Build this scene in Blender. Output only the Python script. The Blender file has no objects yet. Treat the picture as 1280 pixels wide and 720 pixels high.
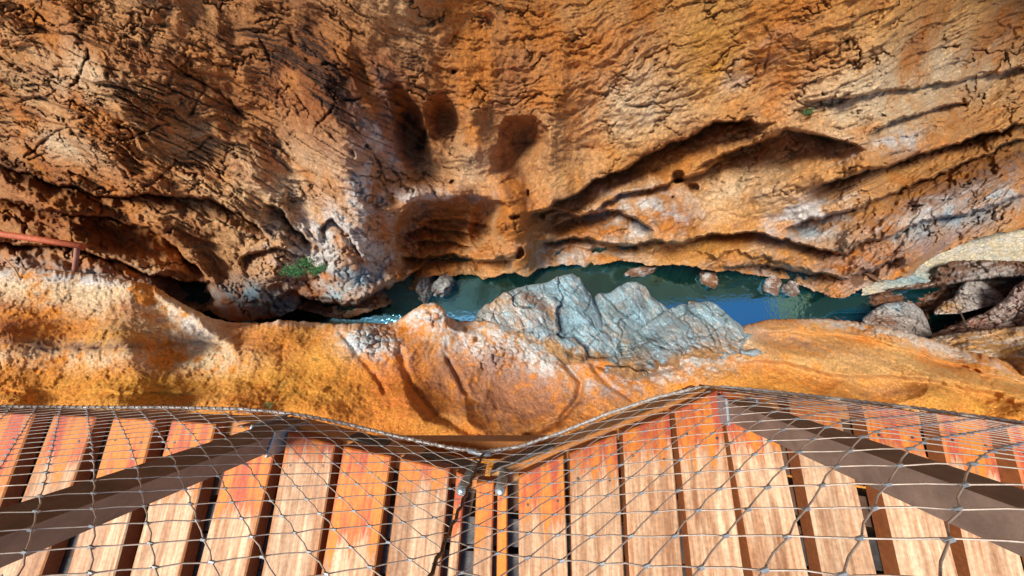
import bpy, bmesh, math, random
import numpy as np
from mathutils import Vector, Matrix
random.seed(7)
R = math.radians
SC = bpy.context.scene
COL = SC.collection

# ------------------------------------------------------------------ camera, sky, sun, exposure
F = 350.0                                   # focal length in pixels of a 1280 wide picture
CAM = np.array([0.0, 0.0, 1.05])
cam_d = bpy.data.cameras.new('camera'); cam = bpy.data.objects.new('camera', cam_d); COL.objects.link(cam)
cam_d.sensor_width = 36.0; cam_d.lens = 36.0 * F / 1280.0
cam_d.clip_start = 0.02; cam_d.clip_end = 2000.0
CM = Matrix.Rotation(R(12.6), 3, 'X') @ Matrix.Rotation(R(4.0), 3, 'Y')
cam.matrix_world = Matrix.Translation(Vector(CAM)) @ CM.to_4x4()
SC.camera = cam
CMN = np.array(CM)

SUN_EL, SUN_AZ = R(66), R(258)             # azimuth measured from +Y towards +X
w = bpy.data.worlds.new('World'); SC.world = w; w.use_nodes = True
wn = w.node_tree.nodes; wl = w.node_tree.links
bg = wn['Background']
sky = wn.new('ShaderNodeTexSky'); sky.sky_type = 'NISHITA'; sky.sun_disc = False
sky.sun_elevation = SUN_EL; sky.sun_rotation = SUN_AZ
wl.new(sky.outputs[0], bg.inputs[0]); bg.inputs[1].default_value = 0.12
sd = bpy.data.lights.new('sun', 'SUN'); so = bpy.data.objects.new('sun', sd); COL.objects.link(so)
sd.energy = 4.0; sd.angle = R(18); sd.color = (1.0, 0.93, 0.82)
sv = Vector((math.sin(SUN_AZ) * math.cos(SUN_EL), math.cos(SUN_AZ) * math.cos(SUN_EL), math.sin(SUN_EL)))
so.rotation_euler = sv.to_track_quat('Z', 'Y').to_euler()
SC.view_settings.view_transform = 'Standard'; SC.view_settings.look = 'None'
SC.view_settings.exposure = 0.5; SC.view_settings.gamma = 1.0

# ------------------------------------------------------------------ projection helpers (pixels of the 1280x720 photograph)
def ray(u, v):
    d = np.stack([(u - 640.0) / F, -(v - 360.0) / F, -np.ones_like(u)], -1)
    return d @ CMN.T
def at_depth(u, v, zc):
    u = np.asarray(u, float); v = np.asarray(v, float)
    return CAM + ray(u, v) * np.asarray(zc)[..., None]
def on_z(u, v, z):
    u = np.asarray(u, float); v = np.asarray(v, float)
    d = ray(u, v)
    return CAM + d * ((z - CAM[2]) / d[..., 2])[..., None]

# ------------------------------------------------------------------ noise
def _h(i, j, k, s):
    with np.errstate(over='ignore'):
        n = (i.astype(np.uint32) * np.uint32(374761393) + j.astype(np.uint32) * np.uint32(668265263)
             + k.astype(np.uint32) * np.uint32(2246822519) + np.uint32((s * 3266489917) & 0xffffffff))
        n = (n ^ (n >> np.uint32(13))) * np.uint32(1274126177)
        n = (n ^ (n >> np.uint32(16))) * np.uint32(2654435761)
        return n ^ (n >> np.uint32(15))
def noise3(x, y, z, s=0):
    x = np.asarray(x, np.float32); y = np.asarray(y, np.float32); z = np.asarray(z, np.float32)
    xi = np.floor(x); yi = np.floor(y); zi = np.floor(z)
    fx = x - xi; fy = y - yi; fz = z - zi
    xi = xi.astype(np.int64); yi = yi.astype(np.int64); zi = zi.astype(np.int64)
    ux = fx * fx * fx * (fx * (fx * 6 - 15) + 10); uy = fy * fy * fy * (fy * (fy * 6 - 15) + 10); uz = fz * fz * fz * (fz * (fz * 6 - 15) + 10)
    out = 0
    for a in (0, 1):
        for b in (0, 1):
            for c in (0, 1):
                h = _h(xi + a, yi + b, zi + c, s)
                gx = (h & np.uint32(1023)).astype(np.float32) / 511.5 - 1
                gy = ((h >> np.uint32(10)) & np.uint32(1023)).astype(np.float32) / 511.5 - 1
                gz = ((h >> np.uint32(20)) & np.uint32(1023)).astype(np.float32) / 511.5 - 1
                d = gx * (fx - a) + gy * (fy - b) + gz * (fz - c)
                out = out + d * (ux if a else 1 - ux) * (uy if b else 1 - uy) * (uz if c else 1 - uz)
    return out * 1.4
def fbm(P, f, o=4, s=0, g=0.5, ridged=False):
    t = 0; a = 1.0
    for k in range(o):
        n = noise3(P[..., 0] * f, P[..., 1] * f, P[..., 2] * f, s + k)
        if ridged: n = 1 - 2 * np.abs(n) * 1.6
        t = t + a * n; a *= g; f *= 2.03
    return t
def ss(a, b, x):
    t = np.clip((x - a) / (b - a), 0, 1); return t * t * (3 - 2 * t)
def voro(x, y, s=0):
    xi = np.floor(x).astype(np.int64); yi = np.floor(y).astype(np.int64)
    f1 = np.full(x.shape, 9.0); f2 = np.full(x.shape, 9.0); idv = np.zeros(x.shape)
    for a in (-1, 0, 1):
        for b in (-1, 0, 1):
            h = _h(xi + a, yi + b, xi * 0, s)
            px = xi + a + (h & np.uint32(1023)) / 1023.0; py = yi + b + ((h >> np.uint32(10)) & np.uint32(1023)) / 1023.0
            d = np.hypot(px - x, py - y); r = ((h >> np.uint32(20)) & np.uint32(1023)) / 1023.0
            n1 = d < f1
            f2 = np.where(n1, f1, np.minimum(f2, d)); idv = np.where(n1, r, idv); f1 = np.where(n1, d, f1)
    return f1, f2, idv

# ------------------------------------------------------------------ relief features drawn on a wall
def ip(pts, u):
    p = np.array(pts, float); return np.interp(u, p[:, 0], p[:, 1])
def ledge(u, v, pts, A, B, wu, wd, fade=25, jit=None, sharp=3.0):
    p = np.array(pts, float)
    d = v - np.interp(u, p[:, 0], p[:, 1])
    if jit is not None: d = d + jit
    e = ss(p[0, 0] - 2, p[0, 0] + fade, u) * (1 - ss(p[-1, 0] - fade, p[-1, 0] + 2, u))
    up = A * np.exp(-(d / wu) ** 2)
    k = ss(0, sharp, d)
    dn = A * (1 - k) - B * k * np.exp(-np.clip(d, 0, None) / wd)
    return e * np.where(d < 0, up, dn)
def hollow(u, v, cx, cy, ru, rv, ang, dep, pw=1.0, jit=0):
    c, s = math.cos(R(ang)), math.sin(R(ang))
    x = ((u - cx) * c + (v - cy) * s) / ru; y = (-(u - cx) * s + (v - cy) * c) / rv
    r = np.clip(1 - (x * x + y * y) + jit, 0, 1)
    return -dep * r ** pw
def dist_line(u, v, pts):
    best = np.full(u.shape, 1e3)
    for (a, b), (c, d) in zip(pts[:-1], pts[1:]):
        L2 = (c - a) ** 2 + (d - b) ** 2
        t = np.clip(((u - a) * (c - a) + (v - b) * (d - b)) / L2, 0, 1)
        best = np.minimum(best, np.hypot(u - a - t * (c - a), v - b - t * (d - b)))
    return best
def groove(u, v, pts, dep, wd, jit=0):
    return -dep * np.exp(-((dist_line(u, v, pts) + jit) / wd) ** 2)
def blob(u, v, cx, cy, ru, rv, ang=0):
    c, s = math.cos(R(ang)), math.sin(R(ang))
    x = ((u - cx) * c + (v - cy) * s) / ru; y = (-(u - cx) * s + (v - cy) * c) / rv
    return np.exp(-(x * x + y * y))

# ------------------------------------------------------------------ materials
def new_mat(name):
    m = bpy.data.materials.new(name); m.use_nodes = True
    nt = m.node_tree; b = nt.nodes['Principled BSDF']
    return m, nt, nt.nodes, nt.links, b
def rock_material(name, scale=1.0, bump=0.5, fine=1.0):
    m, nt, N, L, b = new_mat(name)
    at = N.new('ShaderNodeAttribute'); at.attribute_name = 'mineral'
    tc = N.new('ShaderNodeTexCoord')
    n1 = N.new('ShaderNodeTexNoise'); n1.inputs['Scale'].default_value = 1.6 * scale; n1.inputs['Detail'].default_value = 9; n1.inputs['Roughness'].default_value = 0.72
    n2 = N.new('ShaderNodeTexNoise'); n2.inputs['Scale'].default_value = 6.5 * scale; n2.inputs['Detail'].default_value = 8; n2.inputs['Roughness'].default_value = 0.7
    n3 = N.new('ShaderNodeTexVoronoi'); n3.feature = 'DISTANCE_TO_EDGE'; n3.inputs['Scale'].default_value = 1.3 * scale
    for n in (n1, n2): L.new(tc.outputs['Object'], n.inputs['Vector'])
    wv = N.new('ShaderNodeVectorMath'); wv.operation = 'MULTIPLY_ADD'
    L.new(n1.outputs['Color'], wv.inputs[0]); wv.inputs[1].default_value = (1.2 / scale,) * 3; L.new(tc.outputs['Object'], wv.inputs[2])
    L.new(wv.outputs[0], n3.inputs['Vector'])
    r1 = N.new('ShaderNodeMapRange'); r1.inputs[1].default_value = 0.3; r1.inputs[2].default_value = 0.7; r1.inputs[3].default_value = 0.62; r1.inputs[4].default_value = 1.3
    L.new(n1.outputs['Fac'], r1.inputs[0])
    r2 = N.new('ShaderNodeMapRange'); r2.inputs[1].default_value = 0.3; r2.inputs[2].default_value = 0.7; r2.inputs[3].default_value = 0.66; r2.inputs[4].default_value = 1.32
    L.new(n2.outputs['Fac'], r2.inputs[0])
    mu = N.new('ShaderNodeMath'); mu.operation = 'MULTIPLY'; L.new(r1.outputs[0], mu.inputs[0]); L.new(r2.outputs[0], mu.inputs[1])
    vm = N.new('ShaderNodeVectorMath'); vm.operation = 'SCALE'; L.new(at.outputs['Color'], vm.inputs[0]); L.new(mu.outputs[0], vm.inputs['Scale'])
    L.new(vm.outputs[0], b.inputs['Base Color'])
    b.inputs['Roughness'].default_value = 0.85; b.inputs['Specular IOR Level'].default_value = 0.25
    cr = N.new('ShaderNodeMapRange'); cr.inputs[1].default_value = 0; cr.inputs[2].default_value = 0.05; cr.inputs[3].default_value = 0; cr.inputs[4].default_value = 0.5
    L.new(n3.outputs['Distance'], cr.inputs[0])
    ad = N.new('ShaderNodeMath'); ad.operation = 'MULTIPLY_ADD'; L.new(n2.outputs['Fac'], ad.inputs[0]); ad.inputs[1].default_value = 0.9; L.new(cr.outputs[0], ad.inputs[2])
    ad2 = N.new('ShaderNodeMath'); ad2.operation = 'MULTIPLY_ADD'; L.new(n1.outputs['Fac'], ad2.inputs[0]); ad2.inputs[1].default_value = 1.5; L.new(ad.outputs[0], ad2.inputs[2])
    bp = N.new('ShaderNodeBump'); bp.inputs['Strength'].default_value = bump; bp.inputs['Distance'].default_value = 0.3 / scale
    L.new(ad2.outputs[0], bp.inputs['Height']); L.new(bp.outputs[0], b.inputs['Normal'])
    return m
MR_FAR = rock_material('far_rock', 1.7, 0.75)
MR_NEAR = rock_material('near_rock', 3.0, 0.9)
MR_GREY = rock_material('grey_rock', 2.2, 0.95)

# palette (real-world base colours)
ORANGE = np.array([0.56, 0.205, 0.040]); GOLD = np.array([0.66, 0.31, 0.050]); TAN = np.array([0.62, 0.36, 0.16])
PALE = np.array([0.72, 0.52, 0.31]); WHITE = np.array([0.66, 0.61, 0.56]); RUST = np.array([0.36, 0.115, 0.03])
DARK = np.array([0.075, 0.034, 0.018]); BLUE = np.array([0.44, 0.66, 0.77]); TEAL = np.array([0.17, 0.30, 0.35]); BROWN = np.array([0.24, 0.125, 0.075])
GREYR = np.array([0.40, 0.36, 0.34]); MAUVE = np.array([0.36, 0.23, 0.19])
def mix(c, col, m):
    m = np.clip(m, 0, 1)[..., None]; return c * (1 - m) + col * m

# ------------------------------------------------------------------ mesh helpers
def grid_object(name, P, colr, mat, flip=False):
    nr, nc = P.shape[:2]
    me = bpy.data.meshes.new(name)
    idx = np.arange(nr * nc).reshape(nr, nc)
    q = np.stack([idx[:-1, :-1], idx[1:, :-1], idx[1:, 1:], idx[:-1, 1:]], -1).reshape(-1, 4)
    if flip: q = q[:, ::-1]
    me.vertices.add(nr * nc); me.vertices.foreach_set('co', P.astype(np.float32).ravel())
    nq = len(q)
    me.loops.add(nq * 4); me.loops.foreach_set('vertex_index', q.astype(np.int32).ravel())
    me.polygons.add(nq); me.polygons.foreach_set('loop_start', np.arange(0, nq * 4, 4, dtype=np.int32))
    try: me.polygons.foreach_set('loop_total', np.full(nq, 4, np.int32))
    except Exception: pass
    me.update(calc_edges=True)
    me.polygons.foreach_set('use_smooth', np.ones(nq, bool))
    if colr is not None:
        a = me.attributes.new('mineral', 'FLOAT_COLOR', 'POINT')
        c4 = np.ones((nr * nc, 4), np.float32); c4[:, :3] = np.clip(colr.reshape(-1, 3), 0.008, 0.85)
        a.data.foreach_set('color', c4.ravel())
    me.materials.append(mat)
    o = bpy.data.objects.new(name, me); COL.objects.link(o)
    return o
def grid_normals(P):
    du = np.gradient(P, axis=1); dv = np.gradient(P, axis=0)
    n = np.cross(dv, du); n /= np.linalg.norm(n, axis=-1, keepdims=True) + 1e-9
    t = CAM - P
    s = np.sign((n * t).sum(-1, keepdims=True)); return n * s
def smooth2(A, k):
    for ax in (0, 1):
        for _ in range(2):
            pad = [(0, 0)] * A.ndim; pad[ax] = (k, k)
            c = np.cumsum(np.pad(A, pad, mode='edge'), axis=ax)
            c = np.insert(c, 0, 0, axis=ax)
            sl1 = [slice(None)] * A.ndim; sl2 = [slice(None)] * A.ndim
            n = A.shape[ax]
            sl1[ax] = slice(2 * k + 0, 2 * k + n); sl2[ax] = slice(0, n)
            A = (c[tuple(sl1)] - c[tuple(sl2)]) / (2 * k)
    return A
def tag(o, label=None, cat=None, group=None, kind=None):
    if label: o['label'] = label
    if cat: o['category'] = cat
    if group: o['group'] = group
    if kind: o['kind'] = kind
    return o
def cols(a, b, step=1.25, left=None, right=None):
    c = np.arange(a, b + step * 0.5, step)
    if left is not None: c = np.concatenate([np.linspace(left, a, 22)[:-1], c])
    if right is not None: c = np.concatenate([c, np.linspace(b, right, 22)[1:]])
    return c

WATER_Z = -45.0
# ================================================================== the river
def build_river():
    m, nt, N, L, b = new_mat('river_water')
    b.inputs['Base Color'].default_value = (0.003, 0.034, 0.018, 1)
    b.inputs['Roughness'].default_value = 0.35; b.inputs['Specular IOR Level'].default_value = 0.0
    gl = N.new('ShaderNodeBsdfGlossy'); gl.inputs['Roughness'].default_value = 0.03; gl.inputs['Color'].default_value = (0.22, 0.62, 0.92, 1)
    mx = N.new('ShaderNodeMixShader'); mx.inputs[0].default_value = 0.78
    out = N['Material Output']
    L.new(b.outputs[0], mx.inputs[1]); L.new(gl.outputs[0], mx.inputs[2]); L.new(mx.outputs[0], out.inputs['Surface'])
    tc = N.new('ShaderNodeTexCoord')
    n1 = N.new('ShaderNodeTexNoise'); n1.inputs['Scale'].default_value = 1.6; n1.inputs['Detail'].default_value = 3
    L.new(tc.outputs['Object'], n1.inputs['Vector'])
    bp = N.new('ShaderNodeBump'); bp.inputs['Strength'].default_value = 0.14; bp.inputs['Distance'].default_value = 0.1
    L.new(n1.outputs['Fac'], bp.inputs['Height']); L.new(bp.outputs[0], gl.inputs['Normal']); L.new(bp.outputs[0], b.inputs['Normal'])
    me = bpy.data.meshes.new('river')
    me.from_pydata([(-320, -15, WATER_Z), (320, -15, WATER_Z), (320, 60, WATER_Z), (-320, 60, WATER_Z)], [], [(0, 1, 2, 3)])
    me.materials.append(m)
    o = bpy.data.objects.new('river', me); COL.objects.link(o); tag(o, 'dark green river at the bottom of the gorge', 'river', kind='structure')
    bed = bpy.data.meshes.new('river_bed')
build_river()

# ================================================================== the far cliff
def build_far():
    U1 = cols(-40, 1320, 1.25, -420, 1700)
    bot = [(-420, 400), (0, 400), (150, 402), (225, 402), (240, 392), (262, 387), (275, 398), (300, 402), (330, 400), (352, 396), (372, 386), (395, 392), (425, 400), (450, 393),
           (480, 384), (500, 374), (520, 362), (535, 346), (560, 344), (590, 343), (604, 349), (620, 345), (640, 342), (660, 346), (672, 336), (700, 331), (730, 333), (760, 329), (785, 325), (800, 330), (830, 332),
           (860, 333), (885, 338), (920, 340), (950, 345), (985, 350), (1010, 360), (1040, 372), (1056, 374), (1075, 362), (1100, 352), (1140, 345), (1150, 331), (1170, 319), (1200, 306), (1225, 296), (1280, 286), (1340, 272), (1700, 200)]
    vb = ip(bot, U1) + 3.0 * noise3(U1 / 11, U1 * 0 + .3, U1 * 0, 5) + 1.5 * noise3(U1 / 4, U1 * 0 + .3, U1 * 0, 6)
    NV = 345
    t = np.linspace(0, 1, NV)[:, None]
    vt = -45.0
    V = vt + (vb[None, :] - vt) * t
    # coarse rows above the frame
    V = np.concatenate([np.linspace(-170, vt, 16)[:-1, None] + 0 * vb[None, :], V], 0)
    U = np.broadcast_to(U1[None, :], V.shape)
    d = ray(U, V)
    # leaning plane  Y = y0 + k (z - WATER_Z)
    k = 0.85
    vs_ = smooth2(np.broadcast_to(ip(bot, U1)[None], (4, U1.size)).copy(), 26)[0]
    y0 = (on_z(U1, vs_, WATER_Z)[:, 1] - 5.0)[None, :]
    tt = (y0 + k * (CAM[2] - WATER_Z) - CAM[1]) / (d[..., 1] - k * d[..., 2])
    tt = np.clip(tt, 5, 110)
    # the gorge widens away to both sides
    P = CAM + d * tt[..., None]
    # ---- relief in metres
    j1 = 6 * noise3(U / 60, V / 60, V * 0, 11) + 3.0 * noise3(U / 18, V / 18, V * 0, 12) + 1.3 * noise3(U / 7, V / 7, V * 0, 13)
    D = np.zeros(U.shape)
    D += 3.0 * fbm(P, 1 / 14., 2, 21) + 0.8 * fbm(P, 1 / 4.5, 3, 31, .42)
    # strata run down to the right on the left, up to the right on the right
    S = np.where(U < 560, 0.42 * (U - 560), -0.36 * (U - 560)); S = 0.5 * (S + np.minimum(0, -0.35 * np.abs(U - 560)))
    S = np.interp(U1, [-420, 0, 150, 330, 470, 560, 640, 760, 900, 1100, 1280, 1700], [-290, -160, -110, -30, 50, 85, 85, 45, -5, -85, -180, -330])
    S = smooth2(np.broadcast_to(S[None, :], (4, S.size)).copy(), 20)[0][None, :]
    p = V - S + 30 * noise3(U / 130, V / 130, V * 0, 41) + 10 * noise3(U / 40, V / 40, V * 0, 42) + 3 * noise3(U / 14, V / 14, V * 0, 40)
    a = U
    st = noise3(a / 110, p / 13, V * 0, 43) + 0.6 * noise3(a / 60, p / 6, V * 0, 44) + 0.45 * noise3(a / 34, p / 3.1, V * 0, 45)
    wst = 0.22 + 1.0 * blob(U, V, 150, 170, 260, 110, 20) + 0.25 * ss(880, 1100, U)
    D += 0.34 * wst * st
    # terraces : saw-tooth steps along the bedding
    saw = (p / 23 + 0.8 * noise3(a / 90, p / 60, V * 0, 46)) % 1.0
    D += (0.62 * wst) * (saw ** 1.6 - 0.35) * (.4 + ss(-.3, .35, noise3(a / 70, p / 50, V * 0, 47)))
    saw2 = (p / 9.5 + 0.9 * noise3(a / 50, p / 30, V * 0, 48)) % 1.0
    D += 0.32 * wst * (saw2 ** 1.6 - 0.35) * ss(-.2, .3, noise3(a / 45, p / 25, V * 0, 49))
    # roughness
    rid = fbm(P, 1 / 2.6, 4, 51, 0.55, True)
    rough = 0.5 * (0.2 + 0.30 * blob(U, V, 800, 120, 150, 100) + 0.35 * blob(U, V, 430, 330, 110, 60) + 0.22 * blob(U, V, 600, 90, 120, 60) + 0.2 * ss(900, 1200, U) * ss(200, 280, V))
    PS = np.stack([a / 22., p / 11., V * 0], -1)
    rst = fbm(PS, 1.0, 4, 55, .58, True)
    D += rough * (.8 * rid + .75 * rst)
    wq2 = lambda sd: noise3(U / 30, V / 30, V * 0, sd) + .5 * noise3(U / 11, V / 11, V * 0, sd + 1) + .25 * noise3(U / 5, V / 5, V * 0, sd + 2)
    ff1, ff2, fid = voro(a / 60. + .5 * wq2(601), p / 24. + .5 * wq2(611), 17)
    hh1, hh2, hid = voro(a / 30. + .6 * wq2(621), p / 11. + .6 * wq2(631), 19)
    cgate = ss(-.05, .3, noise3(U / 45, V / 45, V * 0, 67)) * np.clip(.35 + blob(U, V, 170, 150, 220, 110) + .8 * blob(U, V, 400, 310, 130, 70) + .25 * ss(850, 1100, U), 0, 1)
    ckl = np.maximum(np.exp(-((ff2 - ff1) / .035) ** 2) * ss(-.1, .3, noise3(U / 50, V / 50, V * 0, 66)), np.exp(-((hh2 - hh1) / .07) ** 2) * cgate)
    p2 = V - S + 12 * noise3(U / 150, V / 150, V * 0, 141) + 2.5 * noise3(U / 40, V / 40, V * 0, 142) + .8 * noise3(U / 9, V / 9, V * 0, 143)
    lines = 0
    for per, sd, wdt in ((12.5, 151, .085), (7.3, 161, .10), (23., 171, .05)):
        q = p2 / per; row = np.floor(q); fr = q - row
        lines = np.maximum(lines, np.exp(-((fr - .5) / wdt) ** 2) * ss(.02, .28, noise3(a / 75, row * 7.3, V * 0, sd)))
    lines = lines * np.clip(1.1 * blob(U, V, 170, 150, 250, 120, 15) + .9 * blob(U, V, 420, 120, 110, 90) + .35 * ss(700, 900, U) + .8 * blob(U, V, 1160, 250, 160, 60, -20), 0, 1)
    ckl = ckl * (1 - .55 * blob(U, V, 200, 130, 230, 110))
    D += -.40 * lines
    D += -.35 * ckl + .16 * (hid - .5) * cgate
    D += .35 * np.clip(1 - (ff2 - ff1) * 6, 0, 1) * -1 * ss(-.1, .3, noise3(U / 50, V / 50, V * 0, 66)) + .25 * (fid - .5)
    f1, f2, cid = voro(P[..., 0] / 2.1 + 0.5 * fbm(P, .5, 2, 61), (P[..., 2] * 1.2) / 2.1 + 0.5 * fbm(P, .5, 2, 63), 3)
    crw = np.clip(0.9 * blob(U, V, 400, 340, 130, 60) + 0.8 * blob(U, V, 800, 250, 60, 40) + 0.8 * blob(U, V, 1120, 290, 170, 40, -20) + 0.5 * blob(U, V, 700, 310, 200, 30) + .25 * blob(U, V, 120, 130, 140, 90), 0, 1)
    D += crw * (0.8 * (cid - 0.5) - 0.45 * np.exp(-((f2 - f1) / 0.10) ** 2))
    # ---- the big ledges, caves and flutes
    J = j1 * .5
    wq = lambda sd: 6 * noise3(U / 42, V / 42, V * 0, sd) + 3.2 * noise3(U / 15, V / 15, V * 0, sd + 1) + 1.5 * noise3(U / 5.5, V / 5.5, V * 0, sd + 2)
    UW = U + wq(501); VW = V + wq(511)
    led = lambda pts, A, B, wu, wd, fade=25, sharp=3.0, jj=1.0: ledge(UW, VW, pts, A * 1.4, B * 1.9, wu, wd, fade, J * jj, sharp)
    D += led([(-420, 140), (-60, 192), (0, 205), (60, 224), (120, 241), (160, 243), (210, 241), (270, 250), (310, 272), (345, 300)], 0.9, 3.0, 26, 16)
    D += led([(-420, 190), (-60, 238), (0, 246), (50, 258), (100, 266), (150, 270), (190, 288), (225, 308), (250, 335), (268, 352)], 1.2, 4.2, 18, 22)
    D += led([(-60, 290), (0, 300), (60, 306), (130, 318), (200, 344), (262, 352), (285, 372)], 0.6, 3.6, 10, 18)
    D += hollow(UW, VW, 232, 362, 45, 22, 15, 4.5, .8)
    D += hollow(UW, VW, 165, 300, 75, 20, 12, 2.6)
    D += led([(330, 255), (352, 262), (372, 285), (390, 305)], 0.5, 1.8, 10, 14, 8)
    D += led([(395, 285), (415, 272), (440, 290), (455, 318)], 0.5, 1.6, 10, 14, 8)
    D += led([(300, 318), (340, 308), (380, 318), (410, 345)], 0.5, 1.8, 12, 14, 10)
    D += led([(372, 368), (400, 374), (440, 378), (500, 352), (530, 330)], 0.8, 3.2, 12, 16, 10)
    rib = lambda pts, h, wd: h * np.exp(-(dist_line(UW, VW, pts) / wd) ** 2)
    D += rib([(395, 110), (436, 200), (452, 290), (440, 360)], 3.2, 34) + rib([(350, 300), (330, 350), (310, 390)], 2.4, 26) + rib([(610, 190), (636, 250), (648, 320)], 2.6, 20)
    D += rib([(590, 140), (585, 200), (575, 232)], 2.2, 18) + rib([(700, 120), (690, 190), (700, 240)], 2.0, 26) + rib([(800, 250), (840, 285)], 2.0, 30)
    D += rib([(120, 120), (240, 190), (330, 250)], 2.4, 46) + rib([(0, 225), (110, 262)], 1.6, 18) + rib([(960, 245), (1060, 205), (1180, 160)], 2.0, 26) + rib([(900, 320), (1000, 320)], 1.2, 14)
    D += rib([(1060, 300), (1170, 255), (1300, 205)], 1.8, 16)
    # the foot of the wall is undercut nearly everywhere
    fb = (vb - 24 - 9 * noise3(U1 / 36, U1 * 0, U1 * 0, 81) - 4 * noise3(U1 / 12, U1 * 0, U1 * 0, 82))
    fd = VW - fb[None, :]; fg = (.55 + .6 * noise3(U1 / 40, U1 * 0 + 3, U1 * 0, 83))[None, :] * (1 - ss(1090, 1140, U))
    D += np.where(fd < 0, .8 * np.exp(-(fd / 10) ** 2), .8 * (1 - ss(0, 3, fd)) - 1.8 * ss(0, 4, fd)) * np.clip(fg, 0, 1)
    # central caves
    D += led([(484, 306), (490, 280), (503, 262), (525, 250), (560, 247), (600, 243), (640, 256)], 1.0, 2.6, 16, 46, 26)
    D += hollow(UW, VW, 548, 292, 68, 48, 0, 4.5)
    D += hollow(UW, VW, 606, 278, 20, 34, 8, 4.5, .8)
    for q_, (ux, vx) in enumerate([(500, 282), (508, 300), (520, 268)]):
        D += led([(ux, vx + 10), (ux + 30, vx), (ux + 62, vx + 2), (ux + 100, vx + 14)], .7, 1.3, 7, 10, 16)
    D += .5 * blob(UW, VW, 550, 290, 60, 36) * (rst - .3 + .6 * st)
    D += led([(500, 318), (530, 322), (560, 318), (600, 326), (640, 322)], 0.9, 2.6, 12, 16, 10)
    D += 2.6 * blob(UW, VW, 640, 262, 22, 42, -10)
    # flutes above
    D += hollow(UW, VW, 647, 208, 36, 70, 14, 8.0, .9, 0.12 * J) * (1 - ss(165, 250, VW))
    D += hollow(UW, VW, 520, 186, 22, 84, -16, 8.0, .9, 0.12 * J) * (1 - ss(150, 245, VW))
    D += hollow(UW, VW, 562, 172, 24, 60, -20, 6.0, 1.0, 0.12 * J) * (1 - ss(135, 205, VW))
    D += hollow(UW, VW, 470, 120, 14, 70, -28, 1.6, 0.9)
    D += 1.2 * blob(UW, VW, 688, 150, 16, 80, 8) + 1.0 * blob(UW, VW, 590, 150, 14, 70, -6)
    # the long ledge to the right of the centre
    D += led([(640, 272), (680, 256), (720, 240), (765, 218), (805, 196), (850, 172), (890, 156), (930, 149), (975, 150)], 1.4, 4.4, 26, 20, 60)
    D += led([(690, 282), (740, 262), (775, 243), (830, 226), (880, 212), (905, 196)], 1.2, 1.4, 12, 16, 14)
    D += led([(862, 214), (905, 190), (945, 172), (985, 164), (1020, 165), (1090, 184)], 1.2, 3.6, 18, 26, 60)
    D += hollow(UW, VW, 940, 205, 100, 34, -18, 1.8)
    D += led([(655, 268), (690, 256), (725, 268), (770, 258), (800, 274), (815, 290)], 0.8, 2.4, 10, 14, 8)
    D += hollow(UW, VW, 700, 280, 26, 14, 0, 2.2) + hollow(UW, VW, 755, 274, 34, 14, -8, 2.4)
    D += led([(660, 300), (720, 296), (800, 306), (840, 300), (900, 291), (960, 293), (1005, 304), (1060, 318)], 1.0, 3.2, 10, 18)
    D += 1.6 * blob(UW, VW, 818, 255, 34, 36)
    D += led([(1000, 128), (1060, 120), (1140, 108), (1230, 92), (1340, 70)], 0.3, 0.8, 14, 16)
    D += led([(1085, 168), (1130, 146), (1175, 132), (1212, 124)], 0.5, 1.5, 14, 14, 14)
    D += led([(1010, 236), (1060, 219), (1110, 203), (1180, 181), (1240, 165), (1290, 148), (1700, 0)], 1.0, 3.4, 18, 18)
    D += led([(980, 286), (1040, 266), (1100, 247), (1160, 222), (1220, 196), (1290, 165), (1700, 40)], 0.9, 3.2, 10, 26)
    D += led([(1040, 322), (1090, 300), (1150, 276), (1210, 262), (1290, 240), (1700, 130)], 0.8, 2.2, 10, 14)
    D += led([(900, 332), (960, 330), (1010, 338), (1050, 346), (1090, 338), (1130, 318)], 0.7, 2.2, 8, 12, 12)
    # small solution holes
    for (x, y, r, q) in [(848, 221, 8.5, 5.0), (867, 234, 6, 3.0), (659, 243, 3.5, 1.5), (646, 315, 6, 3.5), (643, 275, 4, 1.5), (457, 183, 3.5, 1.2), (562, 228, 4, 1.4), (566, 88, 4, 1.4), (1203, 125, 4, 1.5), (678, 270, 5, 2.0), (843, 247, 3, 1.5), (1003, 142, 8, 1.2)]:
        D += hollow(UW, VW, x, y, r, r * 1.05, 0, q, .5)
    # cracks
        cr = [[(-10, 140), (40, 128), (95, 104), (110, 62)], [(250, 98), (256, 112), (243, 135), (228, 146), (190, 160), (165, 172)], [(120, 242), (180, 232), (215, 208), (250, 180), (268, 172)],
          [(155, 45), (205, 72), (255, 106), (310, 146), (360, 178)], [(0, 72), (60, 110), (160, 165), (250, 205), (300, 240)], [(30, 195), (55, 180), (75, 160), (105, 145)], 
          [(520, 102), (545, 92), (570, 86)], [(480, 115), (500, 105), (420, 130), (395, 162)],  [(35, 200), (60, 190)], [(-10, 160), (60, 200), (130, 238)],
          [(1000, 150), (1030, 140), (1060, 138)], [(940, 120), (955, 85), (965, 45)], [(985, 110), (1010, 80), (1060, 50)], [(760, 140), (830, 128), (880, 110)], [(700, 190), (770, 180), (840, 160)],
          [(320, 40), (345, 90), (395, 150), (440, 200)], [(360, 40), (400, 100), (450, 170), (480, 215)], [(400, 40), (440, 90), (490, 140)]]
    gate = ss(-.25, .25, noise3(U / 30, V / 30, V * 0, 73)); jc = 1.0 + 1.2 * noise3(U / 12, V / 12, V * 0, 72)
    for c in cr: D += groove(UW, VW, c, 1.0, 2.2, jc) * gate
    # keep relief in hand outside the picture
    e = ss(-420, -200, U) * (1 - ss(1480, 1700, U)); D = D * (0.3 + 0.7 * e)
    n = grid_normals(smooth2(P, 12))
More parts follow.
